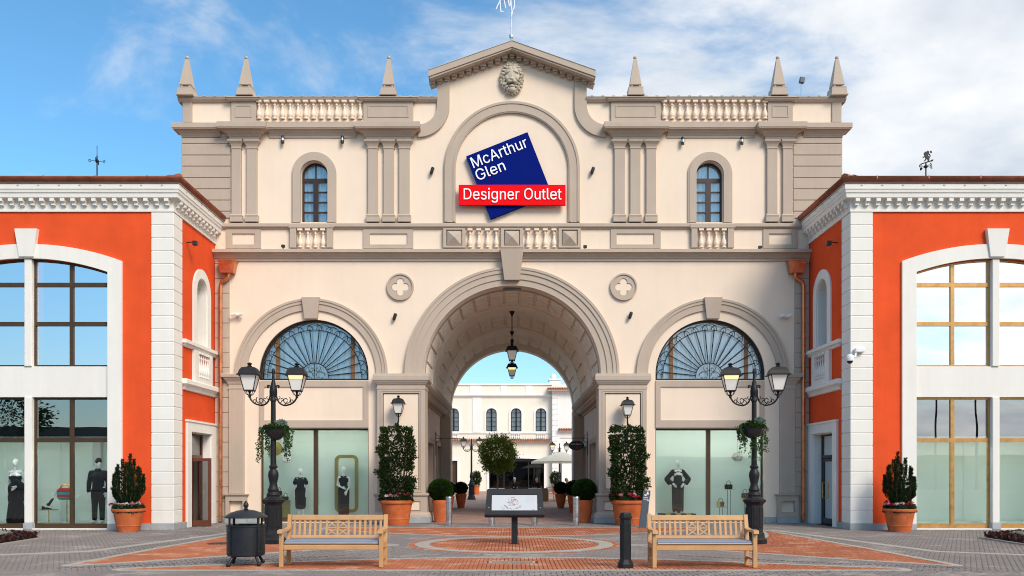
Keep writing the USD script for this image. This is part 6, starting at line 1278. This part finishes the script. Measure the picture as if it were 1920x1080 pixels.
# tree in a pot
r = np.random.default_rng(91); TY = 46; t = thing('potted_tree', 'round-headed olive green tree standing behind the map stand', 'tree', (X(932.5, TY), TY, 0))
part(t, 'pot', lathe(pot_profile(.45, .30, .62), 28), 'terracotta', smooth=35); part(t, 'trunk', tube([(0, 0, .5), (.02, 0, 1.2), (0, .02, 1.9)], [.055, .045, .04], 8), 'bark')
cz0 = Z(852, TY)
for q in range(9): a = q * 2.4; part(t, 'limb', tube([(0, .02, 1.8), (.3 * math.cos(a), .3 * math.sin(a), 2.2 + .05 * q), (.7 * math.cos(a), .7 * math.sin(a), 2.5 + .1 * (q % 4))], [.03, .02, .008], 5), 'bark')
gi = np.arange(90) + .5; ph_ = np.arccos(1 - 2 * gi / 90); th_ = math.pi * (1 + 5 ** .5) * gi; cl = np.stack([np.cos(th_) * np.sin(ph_), np.sin(th_) * np.sin(ph_), np.cos(ph_)], 1) * r.uniform(.62, 1.0, (90, 1)); P = np.repeat(cl, 95, 0) * [1.0, 1.0, 1.03] + r.normal(0, .12, (8550, 3)); part(t, 'crown', leaves(np.array([0, 0, cz0]) + P, P, .11, 5, .55, .8), 'leaf_tree', kind='stuff')
def pot_bush(label, px, Y, R, H):
    t = thing('pot_bush', label, 'plant pot', (X(px, Y), Y, 0)); r = np.random.default_rng(int(px)); part(t, 'pot', lathe(pot_profile(R, R * .66, H), 24), 'terracotta', smooth=35)
    q = r.normal(0, 1, (1800, 3)); q /= np.linalg.norm(q, axis=1, keepdims=True); q *= r.uniform(.5, 1, (1800, 1)) * (1 + .35 * (meshkit.noise(q * 3, 4)[:, None] - .5)); part(t, 'foliage', leaves(np.array([0, 0, H + R * 1.7]) + q * [R * 1.4, R * 1.4, R * 2.0], q + [0, 0, .5], .12, 2, .5), 'leaf_box', kind='stuff')
pot_bush('leafy bush in an orange pot behind the courtyard lamp', 893, 67, .31, .74); pot_bush('leafy bush in an orange pot beneath the cream parasol', 1041, 68, .31, .74)
# parasol
PY = 52; t = thing('parasol', 'square cream market parasol open beyond the right passage end', 'parasol', (X(1052, PY), PY, 0)); z0, z1 = Z(866, PY), Z(846.5, PY); hw = 1.78
v = [(-hw, -hw, z0), (hw, -hw, z0), (hw, hw, z0), (-hw, hw, z0), (0, 0, z1), (0, -hw, z0 + .03), (hw, 0, z0 + .03), (0, hw, z0 + .03), (-hw, 0, z0 + .03)]
part(t, 'canopy', trimesh.Trimesh(v, [(0, 5, 4), (5, 1, 4), (1, 6, 4), (6, 2, 4), (2, 7, 4), (7, 3, 4), (3, 8, 4), (8, 0, 4)], process=False), 'canvas'); part(t, 'valance', cat([bx(-hw, hw, -hw - .008, -hw, z0 - .12, z0), bx(-hw - .008, -hw, -hw, hw, z0 - .12, z0), bx(hw, hw + .008, -hw, hw, z0 - .12, z0)]), 'canvas')
part(t, 'pole', tube([(0, 0, .06), (0, 0, z1 - .05)], .04, 8), 'black_iron'); part(t, 'base', cbx(-.4, .4, -.4, .4, 0, .06, .01), 'stone_strip')
for q in range(8): a = q * math.pi / 4; k_ = hw * (1 if q % 2 == 0 else math.sqrt(2)); part(t, 'rib', tube([(0, 0, z1 - .12), (k_ * .97 * math.cos(a), k_ * .97 * math.sin(a), z0)], .014, 4), 'black_iron')
# café tables, chairs and guests
def table(label, px0, px1, Y):
    w = (X(px1, Y) - X(px0, Y)) / 2; t = thing('cafe_table', label, 'table', ((X(px0, Y) + X(px1, Y)) / 2, Y, 0)); part(t, 'tabletop', cbx(-w, w, -.38, .38, .70, .735, .01), 'cloth_white')
    for sx in (-1, 1):
        for sy in (-1, 1): part(t, 'leg', bx(sx * (w - .06) - .02, sx * (w - .06) + .02, sy * .32 - .02, sy * .32 + .02, 0, .699), 'wicker')
table('white-topped café table right of the map stand', 991, 1020, 52); table('white-topped café table behind the tree trunk', 917, 946, 52)
def cafe_chair(label, px, Y, rot):
    t = thing('cafe_chair', label, 'chair', (X(px, Y), Y, 0), rot)
    for sx in (-1, 1):
        part(t, 'leg', bx(sx * .21 - .018, sx * .21 + .018, -.22, -.18, 0, .62), 'teak'); part(t, 'leg', bx(sx * .21 - .018, sx * .21 + .018, .18, .22, 0, .86), 'teak'); part(t, 'armrest', bx(sx * .21 - .025, sx * .21 + .025, -.24, .179, .62, .645), 'teak')
    part(t, 'seat', cbx(-.19, .19, -.21, .21, .42, .45, .008), 'teak')
    for z in (.56, .68, .80): part(t, 'back_slat', bx(-.191, .191, .19, .21, z, z + .05), 'teak')
cafe_chair('pale wooden armchair beyond the map stand, near the parasol', 1033, 51.5, 12); 
t = thing('wicker_planter', 'dark wicker box beside the pale wooden armchair', 'planter', (X(1021, 50.5), 50.5, 0)); part(t, 'box', cbx(-.2, .2, -.25, .25, 0, .78, .02), 'wicker'); part(t, 'soil', bx(-.17, .17, -.22, .22, .7805, .79), 'soil')
def guest(label, px, Y, top, hair, rot=0, hat=None, red=False):
    t = thing('person', label, 'person', (X(px, Y), Y, 0), rot)
    S = lambda s: [[((s * .09, .05, .52), .085), ((s * .10, -.36, .50), .06), ((s * .10, -.34, .10), .042)], [((s * .10, -.33, .05), .04), ((s * .10, -.46, .035), .03)]]
    body = [[((0, .06, .52), .13), ((0, .08, .75), .12), ((0, .05, .95), .135)], [((-.16, .05, 1.05), .06), ((.16, .05, 1.05), .06)], [((0, .04, 1.08), .05), ((0, .02, 1.18), .048)], [((0, .0, 1.23), .072), ((0, .02, 1.31), .085)], [((0, -.085, 1.25), .016), ((0, -.085, 1.27), .010)]] + S(-1) + S(1)
    hands = []
    for s in (-1, 1):
        body += [[((s * .19, .05, 1.04), .055), ((s * .24, -.02, .80), .042), ((s * .12, -.28, .78), .03)], [((s * .12, -.28, .78), .026), ((s * .09, -.35, .79), .02)]]
        for q in range(4): x = s * (.115 - .016 * q); body.append([((x, -.345, .79), .009), ((x, -.40, .785), .008)])
    part(t, 'body', smooth_body(body, .045, 4), 'skin', smooth=True)
    part(t, top[0], smooth_body([[((0, .06, .56), .145), ((0, .08, .75), .14), ((0, .05, .96), .15)], [((-.16, .05, 1.05), .075), ((.16, .05, 1.05), .075)]] + [[((s * .19, .05, 1.04), .07), ((s * .24, -.02, .80), .057), ((s * .14, -.24, .785), .045)] for s in (-1, 1)], .05, 4), top[1], smooth=True)
    part(t, 'trousers', smooth_body([[((-.08, .06, .52), .12), ((.08, .06, .52), .12)]] + [[((s * .09, .05, .52), .105), ((s * .10, -.36, .50), .075), ((s * .10, -.34, .14), .06)] for s in (-1, 1)], .05, 4), 'cloth_grey', smooth=True)
    part(t, 'hair' if not hat else 'cap', smooth_body([[((0, .045, 1.33), .085), ((0, .055, 1.27), .075)]] + ([[((0, -.07, 1.355), .045), ((0, -.1, 1.35), .03)]] if hat else []), .04, 3), hat or hair, smooth=True)
    return t
guest('seated person in dark clothes and white cap beyond the map stand', 965, 54.2, ('jacket', 'black_cloth'), 'hair_dark', 10, 'cloth_white')
guest('seated person with short hair in dark jacket right of the capped guest', 1006, 53.4, ('jacket', 'black_cloth'), 'hair_dark', -25)
guest('person in pink top partly hidden by the right passage pier', 1063, 47.5, ('top', 'cloth_pink'), 'hair_dark', 60)
cafe_chair('wooden chair under the guest in the white cap', 965, 54.2, 10); cafe_chair('wooden chair under the short-haired guest', 1006, 53.4, -25); cafe_chair('wooden chair under the guest in pink', 1063, 47.5, 60)

# ================================================================== ACROSS THE ROAD BEHIND THE CAMERA (seen mirrored in the glass)
t = world_thing('long_hall', 'long low dark hall mirrored in the shop glass', 'building', (0, -42, 0)); part(t, 'wall', bx(-120, 10, -52, -42, -.1, 5.2), 'far_wall'); part(t, 'roof', bx(-122, 11, -53, -40, 5.2, 6.6), 'far_roof')
t = world_thing('low_shed', 'low flat shed mirrored in the right shop windows', 'building', (60, -42, 0)); part(t, 'wall', bx(11.5, 120, -52, -42, -.1, 2.6), 'far_wall'); part(t, 'roof', bx(11.2, 122, -53, -40.5, 2.6, 3.6), 'far_roof')
t = thing('roadside_tree', 'tree mirrored in the lower left shop window', 'tree', (-50.5, -34, 0)); r = np.random.default_rng(3); part(t, 'trunk', tube([(0, 0, 0), (.2, 0, 3), (0, .1, 5.5)], [.25, .2, .12], 8), 'bark')
q = r.normal(0, 1, (60, 3)); q /= np.linalg.norm(q, axis=1, keepdims=True); q *= r.uniform(.5, 1, (60, 1)); P = np.repeat(q * [4.6, 4.6, 3.6], 80, 0) + r.normal(0, .55, (4800, 3)); part(t, 'crown', leaves(P + [0, 0, 7.2], P, .38, 4, .5), 'leaf_box', kind='stuff')
def mast(label, x, y, h):
    t = thing('mast_light', label, 'street lamp', (x, y, 0)); part(t, 'pole', tube([(0, 0, 0), (0, 0, h)], [.14, .08], 8), 'black_iron'); part(t, 'lamp_head', cbx(-1.0, 1.0, -.12, .12, h, h + .18, .03), 'black_iron')
mast('tallest car park mast mirrored in the right shop window', 33, -22, 13); mast('car park mast mirrored beside the window bar on the right', 42, -34, 11.5); mast('car park mast mirrored in the second right pane', 46, -34, 10); mast('car park mast mirrored at the right edge of the photo', 66, -39, 9)
